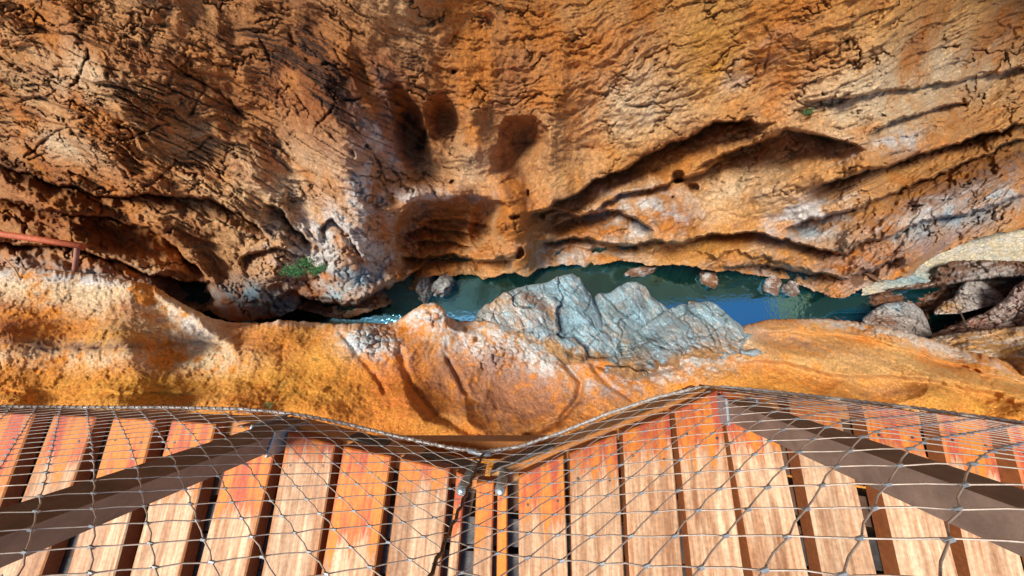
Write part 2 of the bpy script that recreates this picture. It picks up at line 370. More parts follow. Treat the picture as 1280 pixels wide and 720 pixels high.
    dl = np.linalg.norm(d, axis=-1)
    cosn = np.clip(-(n * d).sum(-1) / dl, .55, 1)
    tt = tt - D / cosn / dl
    tt = np.minimum(tt, (CAM[2] - WATER_Z + .6) / -d[..., 2])
    P = CAM + d * tt[..., None]
    # ---- rock colours, with shade painted into the flute hollows
    nA = fbm(P, 1 / 9., 4, 81, .6); nB = fbm(P, 1 / 3., 4, 91, .6); nS = noise3(a / 70, p / 7, V * 0, 95) + .6 * noise3(a / 45, p / 3, V * 0, 96)
    c = np.broadcast_to(ORANGE, U.shape + (3,)).copy()
    c = mix(c, TAN, 0.45 + 0.9 * nA + 0.35 * nB)
    c = mix(c, GOLD, .5 * ss(640, 800, U) * (.6 + nA))
    c = mix(c, RUST, .22 * (1 - ss(250, 620, U)) + 0.9 * nS * wst + 0.25 * nB)
    W = lambda m, g=0.9: m * (1 + g * (nA + 0.8 * nB))
    pale = blob(U, V, 95, 88, 45, 32, 20) + blob(U, V, 80, 185, 50, 16, 18) + blob(U, V, 360, 220, 50, 46, 25) + 0.8 * blob(U, V, 800, 120, 90, 55, -15) + 1.0 * blob(U, V, 1130, 110, 150, 50, -14) + 0.8 * blob(U, V, 930, 235, 60, 24, -15) + 0.7 * blob(U, V, 590, 210, 26, 40) + .6 * blob(U, V, 1090, 160, 50, 30, -10) + .6 * blob(U, V, 440, 170, 60, 40, 30)
    c = mix(c, PALE, W(0.9 * pale))
    gold = blob(U, V, 890, 75, 50, 50) + 0.7 * blob(U, V, 1130, 175, 50, 14, -20) + .7 * blob(U, V, 820, 205, 60, 20, -20) + .8 * blob(U, V, 920, 310, 80, 14)
    c = mix(c, GOLD, W(0.8 * gold))
    rust = 1.35 * blob(U, V, 420, 110, 130, 75, 35) + 0.7 * blob(U, V, 60, 225, 120, 34, 12) + 0.35 * blob(U, V, 640, 190, 38, 60) + 0.6 * blob(U, V, 630, 90, 70, 50) + 0.7 * blob(U, V, 830, 190, 90, 18, -24) + 0.6 * blob(U, V, 970, 185, 80, 16, -8) + 0.9 * blob(U, V, 1200, 235, 130, 22, -22) + 0.6 * blob(U, V, 150, 60, 90, 20, 25) + .5 * blob(U, V, 950, 335, 100, 16) + .6 * blob(U, V, 100, 285, 140, 24, 10) + .5 * blob(U, V, 1150, 190, 70, 14, -18)
    c = mix(c, RUST, W(0.75 * rust, 1.2))
    vs = ss(0.05, 0.5, nS + 0.5 * nB)
    dark = 1.5 * blob(U, V, 400, 90, 130, 44, 38) * (0.25 + 1.0 * vs) + .5 * blob(U, V, 250, 60, 90, 20, 30) * vs + 0.5 * blob(U, V, 500, 60, 60, 26, 35) * vs + 0.5 * blob(U, V, 518, 175, 24, 50, -12) * vs + 0.35 * blob(U, V, 655, 185, 18, 40) * vs + .7 * blob(U, V, 1240, 215, 90, 18, -22) + .5 * blob(U, V, 30, 215, 90, 12, 14)  # streaked stain, plus shade painted into two flute hollows
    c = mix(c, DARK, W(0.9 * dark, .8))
    wh = 0.9 * blob(U, V, 455, 235, 30, 80, 8) + 0.9 * blob(U, V, 420, 320, 70, 45) + 0.6 * blob(U, V, 545, 245, 60, 10) + 0.8 * blob(U, V, 800, 268, 60, 30) + 0.9 * blob(U, V, 1010, 275, 60, 22, -20) + 0.5 * blob(U, V, 720, 320, 60, 16) + 0.8 * blob(U, V, 1110, 178, 50, 14, -12) + 0.5 * blob(U, V, 940, 80, 40, 14, -40) + .7 * blob(U, V, 1180, 270, 120, 24, -22) + .3 * ss(320, 345, V) * ss(640, 700, U)
    c = mix(c, WHITE, W(0.85 * wh * (0.45 + 0.9 * ss(-.3, .4, nB)), 1.2))
    bl = 0.9 * blob(U, V, 330, 378, 70, 20, 8) + 0.6 * blob(U, V, 440, 360, 40, 26) + 0.45 * blob(U, V, 1190, 278, 120, 18, -22) + 0.4 * blob(U, V, 1010, 292, 30, 10) + 0.5 * blob(U, V, 850, 268, 20, 10) + .4 * blob(U, V, 90, 340, 110, 16, 8)
    c = mix(c, BLUE * .8, W(bl, 1.0))
    c = mix(c, MAUVE, W(0.7 * blob(U, V, 1130, 320, 110, 20, -20), 1.0))
    c = mix(c, DARK, .55 * np.maximum(ckl, lines))  # darker along the cracks and bedding lines
    # ---- top: carry the wall on upwards, beyond the frame
    top = P[0]; n0 = 14
    ztop_x = [-420, -140, -80, -73, -62, -40, -26, -18, -8, 20, 60, 80, 94, 104, 118, 132, 140, 165, 184, 210, 400]  # unseen rim heights, shaped to cut the sky patch mirrored in the river
    ztop_h = [170, 175, 140, 112, 128, 116, 84, 62, 80, 82, 72, 46, 36, 30, 36, 48, 62, 92, 114, 165, 160]
    XT = top[:, 0] * 4.0
    zt = np.interp(XT, ztop_x, ztop_h) + 3 * noise3(XT / 6, XT * 0, XT * 0, 3)
    rows = []
    for i in range(n0, 0, -1):
        f = i / n0
        q = top.copy()
        q[:, 2] = top[:, 2] + (zt - top[:, 2]) * f
        q[:, 0] = top[:, 0] + (XT - top[:, 0]) * f ** .7
        q[:, 1] = top[:, 1] + (24.0 - top[:, 1]) * f ** 1.3 + 1.2 * fbm(q, 1 / 9., 2, 7) * math.sin(math.pi * f)
        rows.append(q)
    # plateau behind the rim
    back = rows[0].copy(); back[:, 1] += 40; back[:, 2] += 4
    rows.insert(0, back)
    UP = np.array(rows)
    # ---- bottom: undercut, running back beneath the brow and into the water
    b0 = P[-1]; und = []
    zb = np.minimum(b0[:, 2], 0)
    for i, (dy, fz) in enumerate([(0.5, 0.10), (1.4, 0.25), (2.3, 0.5), (2.7, 0.8), (2.9, 1.0)]):
        q = b0.copy(); q[:, 1] += dy + 0.5 * noise3(q[:, 0] / 2, q[:, 0] * 0 + i, q[:, 0] * 0, 9)
        q[:, 2] = b0[:, 2] + (WATER_Z - 2.0 - b0[:, 2]) * fz
        und.append(q)
    P = np.concatenate([UP, P, np.array(und)], 0)
    cu = np.broadcast_to(TAN * .8, UP.shape) ; cd = np.broadcast_to(BROWN, np.array(und).shape)
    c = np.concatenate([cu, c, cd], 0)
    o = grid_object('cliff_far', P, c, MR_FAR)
    tag(o, 'orange fluted limestone cliff with caves across the river', 'cliff', kind='structure')
build_far()

# ================================================================== nearer rock : one builder for all masses
def rock_mass(name, u0, u1, top, bot, depth, relief, colour, mat, step=1.25, nv=120, left=None, right=None, rnd=(14, 1.0), skirt=None, tj=1.5, seed=0, flat_n=10, bottom_skirt=None):
    """depth(U,V) gives the distance along the optical axis; relief(U,V,P) metres towards the viewer."""
    U1 = cols(u0, u1, step, left, right)
    z0 = U1 * 0
    vt = ip(top, U1) + tj * noise3(U1 / 8, z0 + seed, z0, seed) + tj * .6 * noise3(U1 / 3.2, z0 + seed, z0, seed + 1)
    vbm = np.maximum(ip(bot, U1), vt + 1.0)
    t = np.linspace(0, 1, nv)[:, None]
    V = vt[None] + (vbm - vt)[None] * t
    U = np.broadcast_to(U1[None], V.shape)
    P = at_depth(U, V, depth(U, V))
    n = grid_normals(smooth2(P, flat_n))
    D = relief(U, V, P)
    # round off towards the skyline
    s = np.clip((V - vt[None]) / rnd[0], 0, 1)
    D = D - rnd[1] * (1 - np.sqrt(1 - (1 - s) ** 2 + 1e-6))
    dr = P - CAM; rl = np.linalg.norm(dr, axis=-1)
    cosn = np.clip(-(n * dr).sum(-1) / rl, .6, 1)
    Q = P - dr * (D / cosn / rl)[..., None]
    c = colour(U, V, Q)
    # the hidden back of the brow: falls away, down into the gorge
    b0 = Q[0]; dirn = b0 - CAM; dirn = dirn / np.linalg.norm(dirn, axis=1, keepdims=True)
    rows = []
    tu = np.gradient(U1); tv = np.gradient(smooth2(np.broadcast_to(vt[None], (4, vt.size)).copy(), 6)[0]); tl = np.hypot(tu, tv)
    inn = (-tv / tl)[:, None] * CMN[:, 0][None] - (tu / tl)[:, None] * CMN[:, 1][None]
    L = np.clip((b0[:, 2] - (WATER_Z - 2)) / -dirn[:, 2], 1, None)[:, None]
    for f in (1.0, .8, .6, .4, .22, .1, .03):
        rows.append(b0 + dirn * L * f + inn * (.10 * L * f + .25 * min(1, f * 8)))
    SK = np.array(rows)
    Q = np.concatenate([SK, Q], 0)
    c = np.concatenate([np.broadcast_to(c[0][None], SK.shape), c], 0)
    if bottom_skirt is not None:
        e0 = Q[-1]; ex = []
        for f in (.15, .35, .6, .8, 1.0):
            q = e0.copy(); q[:, 1] = e0[:, 1] + (bottom_skirt[0] - e0[:, 1]) * f ** 1.5; q[:, 2] = e0[:, 2] + (bottom_skirt[1] - e0[:, 2]) * f; ex.append(q)
        Q = np.concatenate([Q, np.array(ex)], 0); c = np.concatenate([c, np.broadcast_to(c[-1][None], np.array(ex).shape)], 0)
    return grid_object(name, Q, c, mat)

def ctrl(pts, pw=2.2):
    a = np.array(pts, float)
    def f(U, V):
        num = 0; den = 0
        for (x, y, z) in a:
            wgt = 1.0 / (((U - x) / 1.6) ** 2 + ((V - y) * 1.0) ** 2 + 250.0) ** (pw / 2)
            num = num + wgt * z; den = den + wgt
        return num / den
    return f

# ---- near cliff, under and in front of the boardwalk
def near_cliff():
    top = [(-400, 322), (-60, 330), (0, 333), (60, 336), (120, 343), (165, 351), (192, 356), (203, 364), (225, 378), (245, 388), (262, 397), (290, 403), (330, 404), (350, 400), (380, 402), (420, 405), (460, 404), (480, 405), (497, 401), (512, 390), (528, 380), (543, 378), (554, 384), (560, 396), (572, 402), (600, 400), (615, 402),
           (640, 412), (690, 430), (740, 448), (800, 446), (850, 436), (900, 424), (932, 406), (960, 399), (1030, 398), (1070, 402), (1110, 409), (1150, 420), (1200, 435), (1250, 449), (1290, 461), (1340, 475), (1700, 560)]
    bot = [(-400, 610), (1700, 640)]
    dep = ctrl([(-300, 335, 23), (0, 335, 23.5), (0, 430, 20.5), (0, 510, 19), (-300, 520, 19), (150, 352, 24), (150, 440, 21), (150, 520, 19), (230, 380, 26.5), (300, 405, 29.5), (300, 450, 25), (300, 520, 21),
                (400, 405, 31.5), (400, 450, 27), (400, 520, 22.5), (500, 400, 33.5), (520, 450, 29), (520, 530, 24), (600, 405, 35), (620, 470, 30), (620, 560, 25), (700, 430, 34.5), (720, 480, 30.5), (700, 550, 25.5), (800, 450, 33.5), (800, 500, 29),
                (900, 430, 33), (900, 480, 28), (960, 400, 34.5), (960, 450, 29.5), (960, 500, 26), (1050, 400, 33.5), (1050, 450, 28), (1050, 510, 24), (1180, 432, 30), (1180, 500, 24), (1280, 460, 26.5), (1280, 520, 22), (1600, 520, 22),
                (0, 600, 16), (400, 600, 17), (640, 600, 20), (900, 600, 20), (1280, 600, 17)])
    def relief(U, V, P):
        j = 4 * noise3(U / 40, V / 40, V * 0, 111) + 2 * noise3(U / 13, V / 13, V * 0, 112)
        D = 0.5 * fbm(P, 1 / 5., 3, 121) + 0.10 * fbm(P, 1 / 1.1, 4, 131, .55) + 0.055 * fbm(P, 1.4, 3, 132, .6, True)
        # left bulge: band and shoulder
        D += ledge(U, V, [(-400, 395), (-40, 425), (30, 428), (90, 436), (150, 432), (240, 426), (300, 430)], 0.2, 0.28, 22, 14, 40, j)
        D += ledge(U, V, [(-400, 470), (0, 484), (100, 488), (200, 488), (260, 492)], 0.12, 0.2, 18, 12, 40, j)
        D += -0.25 * blob(U, V, 40, 395, 60, 18)
        # shoulder edge running from the brow to the centre
        D += ledge(U, V, [(190, 362), (215, 380), (240, 395), (270, 420), (300, 440)], 0.5, -0.2, 16, 20, 10, j, 10)
        # rounded orange bowls in the centre
        D += hollow(U, V, 560, 470, 52, 62, 25, 1.9, .9, 0.03 * j) + hollow(U, V, 640, 500, 62, 60, -35, 2.2, .9, 0.03 * j)
        D += groove(U, V, [(500, 440), (512, 480), (545, 520), (600, 545)], 0.7, 5, j * .6) + groove(U, V, [(700, 445), (715, 465), (727, 478), (722, 500), (700, 525), (660, 545)], 1.2, 4, j * .5)
        D += groove(U, V, [(560, 450), (575, 475), (582, 490)], 0.8, 3, j * .5) + groove(U, V, [(740, 458), (760, 480), (790, 500)], 0.5, 3, j * .5) + groove(U, V, [(850, 455), (790, 470), (740, 455)], .8, 4, j * .5)
        D += groove(U, V, [(425, 415), (445, 440), (470, 470), (480, 490)], 0.4, 4, j) + groove(U, V, [(600, 500), (570, 500), (540, 520)], .3, 4, j)
        D += 0.9 * blob(U, V, 455, 430, 40, 20, 20) + 0.8 * blob(U, V, 535, 395, 22, 14) + .7 * blob(U, V, 610, 505, 30, 16, 40)
        D += hollow(U, V, 582, 400, 26, 15, 0, 1.8, .8) + hollow(U, V, 600, 398, 5, 4.5, 0, 2.0, .5)
        D += hollow(U, V, 582, 412, 4, 4, 0, .8, .6) + hollow(U, V, 596, 424, 4, 4, 0, .8, .6)
        # right slab
        D += ledge(U, V, [(870, 440), (935, 448), (985, 452), (1040, 466), (1100, 466), (1160, 470), (1290, 500)], 0.6, 0.8, 22, 18, 30, j, 8)
        D += hollow(U, V, 1100, 488, 60, 18, -4, 0.8, .9, .05 * j) + hollow(U, V, 990, 430, 60, 12, 14, .5)
        D += ledge(U, V, [(940, 415), (1000, 412), (1060, 418), (1120, 432), (1200, 455), (1290, 480)], 0.25, 0.4, 8, 8, 20, j, 3)
        # pebbly cracks
        f1, f2, cid = voro(U / 9 + .4 * noise3(U / 8, V / 8, V * 0, 4), V / 7 + .4 * noise3(U / 8, V / 8, V * 0, 5), 8)
        m = np.clip(blob(U, V, 620, 445, 40, 26) + blob(U, V, 470, 425, 30, 20) + .9 * blob(U, V, 545, 395, 30, 15) + .6 * blob(U, V, 700, 440, 40, 20) + .7 * blob(U, V, 870, 450, 60, 20) + .5 * blob(U, V, 1090, 412, 80, 10, 15), 0, 1)
        D += m * (0.6 * (cid - .5) - .45 * np.exp(-((f2 - f1) / .13) ** 2))
        # pitted skin on the left face
        pit = noise3(U / 3.0, V / 2.2, V * 0, 141) + .6 * noise3(U / 6.5, V / 4.5, V * 0, 142)
        D += 0.02 * pit * (1 - ss(330, 520, U)) + 0.02 * pit
        return D
    def colour(U, V, P):
        nA = fbm(P, 1 / 4., 4, 151, .6); nB = fbm(P, 1.0, 4, 161, .6); nC = noise3(U / 60, V / 5, V * 0, 163)
        c = np.broadcast_to(ORANGE * np.array([1.22, 1.22, 1.0]), U.shape + (3,)).copy()
        c = mix(c, GOLD, .35 + 1.0 * nA)
        W = lambda m, g=1.0: m * (1 + g * (nA + nB))
        c = mix(c, PALE * 1.08, W(1.15 * blob(U, V, 120, 364, 180, 30, 5) + .9 * blob(U, V, 250, 430, 60, 40, 40) + .5 * blob(U, V, 60, 440, 200, 14) + .4 * blob(U, V, 150, 455, 160, 14), 1.2))
        c = mix(c, WHITE, W(.8 * blob(U, V, 70, 345, 120, 9, 4) + .6 * blob(U, V, 235, 405, 40, 16, 35), 1.2))
        c = mix(c, RUST * 1.3, W(.75 * blob(U, V, 20, 405, 70, 26) + .5 * blob(U, V, 160, 385, 24, 14) + .6 * blob(U, V, 330, 430, 60, 14, 25) + .4 * blob(U, V, 190, 470, 60, 10, 20), 1.4))
        c = mix(c, BROWN * .8, W(.75 * blob(U, V, 60, 432, 90, 7, 3) + .35 * blob(U, V, 200, 428, 60, 6, -4), 1.2))
        c = mix(c, GOLD * 1.05, W(.8 * blob(U, V, 200, 485, 260, 18) + .7 * blob(U, V, 400, 470, 80, 40), .8))
        c = mix(c, ORANGE * np.array([1.1, .95, .9]), W(.9 * blob(U, V, 500, 480, 60, 60), .6))
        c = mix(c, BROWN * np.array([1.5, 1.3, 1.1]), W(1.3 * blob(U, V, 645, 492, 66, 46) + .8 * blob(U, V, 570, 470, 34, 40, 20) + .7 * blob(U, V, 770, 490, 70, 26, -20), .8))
        gw = .95 * blob(U, V, 535, 392, 40, 20) + .95 * blob(U, V, 462, 428, 36, 20, 20) + 1.0 * blob(U, V, 610, 420, 60, 24) + 1.0 * blob(U, V, 690, 440, 50, 26) + .95 * blob(U, V, 880, 440, 70, 26, -10) + .6 * blob(U, V, 790, 470, 60, 16, -10) + .95 * blob(U, V, 1060, 405, 80, 8, 8) + .9 * blob(U, V, 1180, 437, 80, 9, 18) + .5 * blob(U, V, 380, 402, 80, 5)
        c = mix(c, WHITE, W(.9 * gw * (.5 + .8 * ss(-.3, .3, nB)), 1.0))
        c = mix(c, BLUE, W(.55 * blob(U, V, 700, 432, 30, 18) + .6 * blob(U, V, 880, 430, 60, 18, -10) + .3 * blob(U, V, 462, 425, 30, 12), 1.0))
        c = mix(c, TAN * np.array([1.02, 1.0, .85]), W(.85 * blob(U, V, 1050, 450, 150, 34, 8) + .5 * blob(U, V, 1200, 480, 120, 26, 10), .7))
        c = mix(c, GOLD, W(.8 * blob(U, V, 1200, 500, 90, 22, 8) + .5 * blob(U, V, 960, 480, 70, 20), .7))
        c = mix(c, BROWN * 1.6, W(.6 * blob(U, V, 1000, 428, 70, 8, 12) + .4 * blob(U, V, 1110, 490, 40, 8), .8))
        c = mix(c, MAUVE, W(.6 * blob(U, V, 622, 448, 24, 16), .8))
        c = c * 1.16
        c = mix(c, DARK, .22 * ss(.35, .7, nB - .2 * nA + .25 * nC))
        return c
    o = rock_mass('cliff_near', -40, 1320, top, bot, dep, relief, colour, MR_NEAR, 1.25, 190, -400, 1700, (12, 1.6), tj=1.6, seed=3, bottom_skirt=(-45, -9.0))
    tag(o, 'orange sunlit cliff falling away below the boardwalk', 'cliff', kind='structure')
near_cliff()

# ---- grey-blue outcrops at the river's edge
def outcrop_relief(ang, tilt, su=26., sv=7., seed=0, ridge=None):
    ca, sa = math.cos(R(ang)), math.sin(R(ang))
    def f(U, V, P):
        x = U * ca + V * sa; y = -U * sa + V * ca
        y = y + 7 * noise3(U / 30, V / 30, V * 0, seed + 3) + 2 * noise3(U / 10, V / 10, V * 0, seed + 4)
        st = noise3(x / 50, y / 15, V * 0, seed) + .45 * noise3(x / 24, y / 6, V * 0, seed + 1)
        saw = (y / 34 + .5 * noise3(x / 50, y / 40, V * 0, seed + 2)) % 1.0
        D = .4 * st + .9 * (saw ** 1.5 - .3)
        f1, f2, cid = voro(x / 44 + .35 * noise3(U / 20, V / 20, V * 0, 4), y / 26 + .35 * noise3(U / 20, V / 20, V * 0, 5), seed + 8)
        g1, g2, gid = voro(x / 17 + .4 * noise3(U / 9, V / 9, V * 0, 6), y / 12 + .4 * noise3(U / 9, V / 9, V * 0, 7), seed + 18)
        D += 1.9 * (cid - .5) - .45 * np.exp(-((f2 - f1) / .05) ** 2) + .5 * (gid - .5) - .22 * np.exp(-((g2 - g1) / .07) ** 2) + .14 * fbm(P, 1.0, 3, seed + 9, .6)
        tr = np.linspace(0, 1, U.shape[0])[:, None]
        D = D - 4.0 * ss(.62, 1.0, tr + .12 * noise3(U / 14, V / 14, V * 0, seed + 30))
        if ridge is not None:
            for (pts, h, wd) in ridge: D += h * np.exp(-(dist_line(U, V, pts) / wd) ** 2)
        return D
    return f
def outcrop_colour(base, spots, seed=0, ang=50, crack=.35, low=None):
    ca, sa = math.cos(R(ang)), math.sin(R(ang))
    def f(U, V, P):
        nA = fbm(P, 1 / 3., 4, seed + 21, .6); nB = fbm(P, 1.2, 3, seed + 31, .6)
        x = U * ca + V * sa; y = -U * sa + V * ca
        nS = noise3(x / 30, y / 4, V * 0, seed + 41) + .5 * noise3(x / 20, y / 2, V * 0, seed + 42)
        c = np.broadcast_to(base, U.shape + (3,)).copy()
        for (colr, m, g) in spots: c = mix(c, colr, m(U, V) * (1 + g * (nA + nB)))
        c = mix(c, WHITE * 1.08, .6 * ss(.05, .55, nS + .5 * nA))
        c = mix(c, BROWN * .7, crack * ss(.15, .7, -nS + .4 * nB))
        h1, h2, hi = voro(x / 30 + .35 * noise3(U / 14, V / 14, V * 0, 4), y / 9 + .35 * noise3(U / 14, V / 14, V * 0, 5), seed + 8)
        c = mix(c, c * .35, (hi > .25) * np.exp(-((h2 - h1) / .06) ** 2)); c = c * (.85 + .3 * hi)[..., None]
        if low is not None: c = mix(c, low, ss(.55, .85, np.linspace(0, 1, U.shape[0])[:, None] + .35 * nA))
        return c
    return f
GRP = 'grey rock outcrops at the river edge'
K = lambda *a: (lambda U, V: a[0] * blob(U, V, *a[1:]))
o = rock_mass('rock_outcrop', 736, 872, [(736, 380), (745, 369), (752, 366), (762, 366), (774, 358), (785, 352), (795, 352), (806, 357), (814, 370), (830, 382), (848, 396), (872, 404)], [(736, 470), (800, 470), (872, 450)],
              ctrl([(750, 370, 41), (790, 352, 41.5), (790, 400, 36), (850, 400, 40), (760, 440, 33), (850, 450, 32)]), outcrop_relief(62, 0, seed=200, ridge=[([(795, 352), (775, 400), (790, 440)], 1.5, 14)]),
              outcrop_colour(BLUE, [(TEAL, K(.6, 790, 385, 50, 12, -20), 1.5), (WHITE, K(.6, 800, 365, 30, 14), 1.0), (TAN, K(.7, 750, 425, 40, 16), 1)], 205, low=TAN * .9), MR_GREY, 1.0, 90, rnd=(10, 1.2), tj=1.5, seed=21)
tag(o, 'pointed blue-grey rock outcrop tucked behind the largest outcrop, green water beyond it', 'rock', GRP)
o = rock_mass('rock_outcrop', 588, 776, [(588, 412), (598, 389), (606, 381), (616, 377), (629, 366), (656, 357), (684, 353), (698, 345), (715, 342), (725, 347), (730, 357), (739, 369), (747, 388), (757, 408), (767, 425), (776, 440)], [(588, 430), (640, 446), (690, 468), (726, 482), (745, 474), (776, 450)],
              ctrl([(610, 385, 37), (660, 357, 38.5), (715, 343, 38.5), (640, 430, 31), (700, 400, 34), (725, 478, 27.5), (760, 420, 35), (770, 440, 33)]), outcrop_relief(55, 0, seed=220, ridge=[([(712, 345), (725, 390), (745, 425)], 1.3, 12), ([(640, 365), (690, 420), (720, 450)], 1.4, 16)]),
              outcrop_colour(BLUE, [(TAN, K(.9, 625, 375, 40, 16, 10), .8), (TEAL, K(.75, 706, 402, 24, 9, 20), 1.2), (TEAL, K(.5, 720, 370, 30, 18, 60), 1.5), (BROWN * 1.3, K(.6, 672, 378, 34, 10, 40), 1.4), (WHITE, K(.7, 640, 405, 40, 20), 1.2), (MAUVE, K(.8, 740, 460, 34, 14, -30), 1), (ORANGE * .8, K(.8, 690, 470, 50, 14, 20), 1)], 225, low=TAN * .9), MR_GREY, 1.0, 130, rnd=(12, 1.6), tj=1.6, seed=24)
tag(o, 'largest blue-grey rock outcrop, cracked and streaked, jutting into the green river', 'rock', GRP)
o = rock_mass('rock_outcrop', 756, 972, [(756, 452), (770, 432), (790, 416), (812, 402), (832, 388), (848, 381), (871, 378), (885, 376), (897, 381), (909, 393), (927, 407), (955, 423), (972, 440)], [(756, 475), (800, 480), (860, 470), (920, 460), (972, 448)],
              ctrl([(790, 416, 36), (848, 382, 38), (885, 376, 38), (955, 424, 33), (800, 470, 27), (870, 440, 29), (920, 455, 27)]), outcrop_relief(35, 0, seed=240, ridge=[([(885, 377), (860, 410), (800, 440)], 1.2, 16), ([(900, 384), (930, 420), (950, 440)], .8, 12)]),
              outcrop_colour(BLUE * 1.08, [(WHITE, K(.8, 900, 425, 60, 20, 20), 1.0), (TEAL, K(.6, 880, 385, 24, 10), 1.3), (TEAL, K(.6, 800, 430, 24, 12), 1.5), (TAN, K(.8, 840, 455, 60, 16, -20), .9), (TAN, K(.6, 790, 450, 30, 20), .9), (ORANGE, K(.7, 800, 478, 80, 10), .8)], 245, low=TAN * .9), MR_GREY, 1.0, 110, rnd=(11, 1.3), tj=1.6, seed=27)
tag(o, 'pale blue-white rock outcrop beside the bright blue sky reflection in the river', 'rock', GRP)

# ---- right end of the gorge: brown bed rock, gravel, boulders
def simple_relief(a1, a2, seed, crk=0.5, su=14., sv=9.):
    def f(U, V, P):
        D = a1 * fbm(P, 1 / 4., 3, seed) + a2 * fbm(P, 1.0, 4, seed + 5, .6, True)
        f1, f2, cid = voro(U / su + .4 * noise3(U / 9, V / 9, V * 0, seed), V / sv + .4 * noise3(U / 9, V / 9, V * 0, seed + 1), seed + 2)
        return D + crk * (.9 * (cid - .5) - .6 * np.exp(-((f2 - f1) / .12) ** 2))
    return f
o = rock_mass('bed_rock', 1040, 1320, [(1040, 392), (1060, 384), (1075, 374), (1090, 366), (1140, 354), (1162, 347), (1174, 333), (1190, 326), (1232, 325), (1290, 327), (1320, 330), (1700, 345)], [(1040, 410), (1110, 430), (1200, 460), (1320, 490), (1700, 560)],
              ctrl([(1060, 384, 44), (1150, 352, 42), (1190, 328, 39), (1290, 328, 38), (1150, 400, 42), (1220, 400, 41), (1300, 400, 36), (1300, 460, 34), (1600, 400, 36)]),
              lambda U, V, P: simple_relief(1.2, .25, 300, .5)(U, V, P) + ledge(U, V, [(1100, 362), (1150, 360), (1200, 352), (1250, 346), (1320, 344)], .8, 3.0, 8, 14, 15) + ledge(U, V, [(1160, 392), (1220, 380), (1280, 370), (1320, 360)], .5, 2.6, 8, 16, 15),
              outcrop_colour(BROWN, [(RUST, K(.7, 1130, 375, 70, 14, -10), 1), (GREYR, K(.8, 1240, 345, 50, 8), 1), (RUST * .8, K(.7, 1200, 400, 60, 14, -15), 1), (DARK, K(.5, 1120, 365, 60, 8, -15), 1)], 305, -15), MR_GREY, 1.25, 90, None, 1700, rnd=(8, 1.0), tj=1.5, seed=31)
tag(o, 'dark brown bed rock below the pale gravel bar', 'rock', kind='structure')
def gravel_bar():
    U1 = cols(1075, 1320, 1.0, None, 1700)
    vt = ip([(1075, 360), (1087, 352), (1145, 335), (1150, 322), (1170, 308), (1200, 295), (1225, 285), (1280, 272), (1320, 264), (1700, 180)], U1)
    vb = ip([(1075, 370), (1087, 368), (1137, 358), (1160, 356), (1175, 345), (1195, 336), (1232, 334), (1320, 340), (1700, 350)], U1)
    V = vt[None] + (vb - vt)[None] * np.linspace(0, 1, 70)[:, None]; U = np.broadcast_to(U1[None], V.shape)
    P = on_z(U, V, -43.6)
    f1, f2, cid = voro(P[..., 0] / .95, P[..., 1] / .8, 5); g1, g2, gid = voro(P[..., 0] / .45, P[..., 1] / .4, 6)
    P = P.copy(); P[..., 2] += .75 * np.clip(1 - f1 * 1.25, 0, 1) ** .6 + .22 * np.clip(1 - g1 * 1.3, 0, 1) + .5 * fbm(P, 1 / 6., 2, 3) - .4
    c = np.broadcast_to(np.array([.70, .60, .40]), U.shape + (3,)).copy()
    c = mix(c, WHITE, .9 * (cid - .2)); c = mix(c, TEAL * 1.3, .75 * (blob(U, V, 1140, 350, 34, 12) + .3 * (gid > .75)))
    o = grid_object('gravel_bar', P, c, MR_GREY); tag(o, 'pale cream gravel bar in the gorge bed', 'gravel', kind='structure')
gravel_bar()
o = rock_mass('boulder', 1168, 1256, [(1168, 388), (1178, 378), (1192, 372), (1200, 358), (1208, 352), (1226, 351), (1238, 357), (1249, 364), (1256, 372)], [(1168, 393), (1200, 392), (1256, 378)],
              ctrl([(1200, 360, 39.5), (1230, 352, 39.5), (1210, 388, 36), (1250, 372, 38.5)]), simple_relief(.4, .15, 320, .35, 16, 10), outcrop_colour(GREYR * 1.25, [(WHITE, K(.8, 1225, 362, 18, 6, 10), 1), (TAN, K(.8, 1185, 382, 18, 10), 1)], 325, 20, .35), MR_GREY, .8, 60, rnd=(9, 1.2), tj=.8, seed=33)
tag(o, 'pale grey boulder with a white face lying in the brown bed rock', 'boulder')
o = rock_mass('boulder', 1078, 1166, [(1078, 398), (1090, 388), (1104, 380), (1124, 376), (1142, 379), (1153, 388), (1160, 402), (1166, 420)], [(1078, 402), (1110, 420), (1150, 432), (1166, 426)],
              ctrl([(1090, 390, 40), (1124, 376, 40), (1120, 410, 36), (1158, 410, 38)]), simple_relief(.5, .15, 340, .35, 22, 14), outcrop_colour(GREYR * 1.15, [(BLUE * .8, K(.6, 1125, 385, 24, 8), 1), (BROWN * 1.4, K(.7, 1110, 405, 30, 12, 15), 1)], 345, 30, .35), MR_GREY, .8, 70, rnd=(10, 1.4), tj=.8, seed=35)
tag(o, 'rounded grey boulder wedged behind the tan slab at the end of the river', 'boulder')
o = rock_mass('rock_ridge', 1150, 1320, [(1150, 426), (1168, 416), (1200, 403), (1235, 389), (1258, 372), (1268, 358), (1290, 344), (1320, 335), (1700, 300)], [(1150, 432), (1200, 430), (1320, 420), (1700, 420)],
              ctrl([(1170, 416, 38), (1240, 388, 36), (1290, 350, 34), (1240, 420, 33), (1310, 410, 30)]), simple_relief(.5, .2, 360, .5, 16, 9), outcrop_colour(MAUVE * 1.2, [(GREYR * 1.2, K(.6, 1280, 370, 30, 14), 1), (RUST, K(.5, 1200, 412, 40, 8, -15), 1)], 365, -20, .5), MR_GREY, 1.0, 70, None, 1700, rnd=(9, 1.3), tj=1.2, seed=37)
tag(o, 'long mauve-brown rock ridge sloping up behind the tan slab', 'rock')
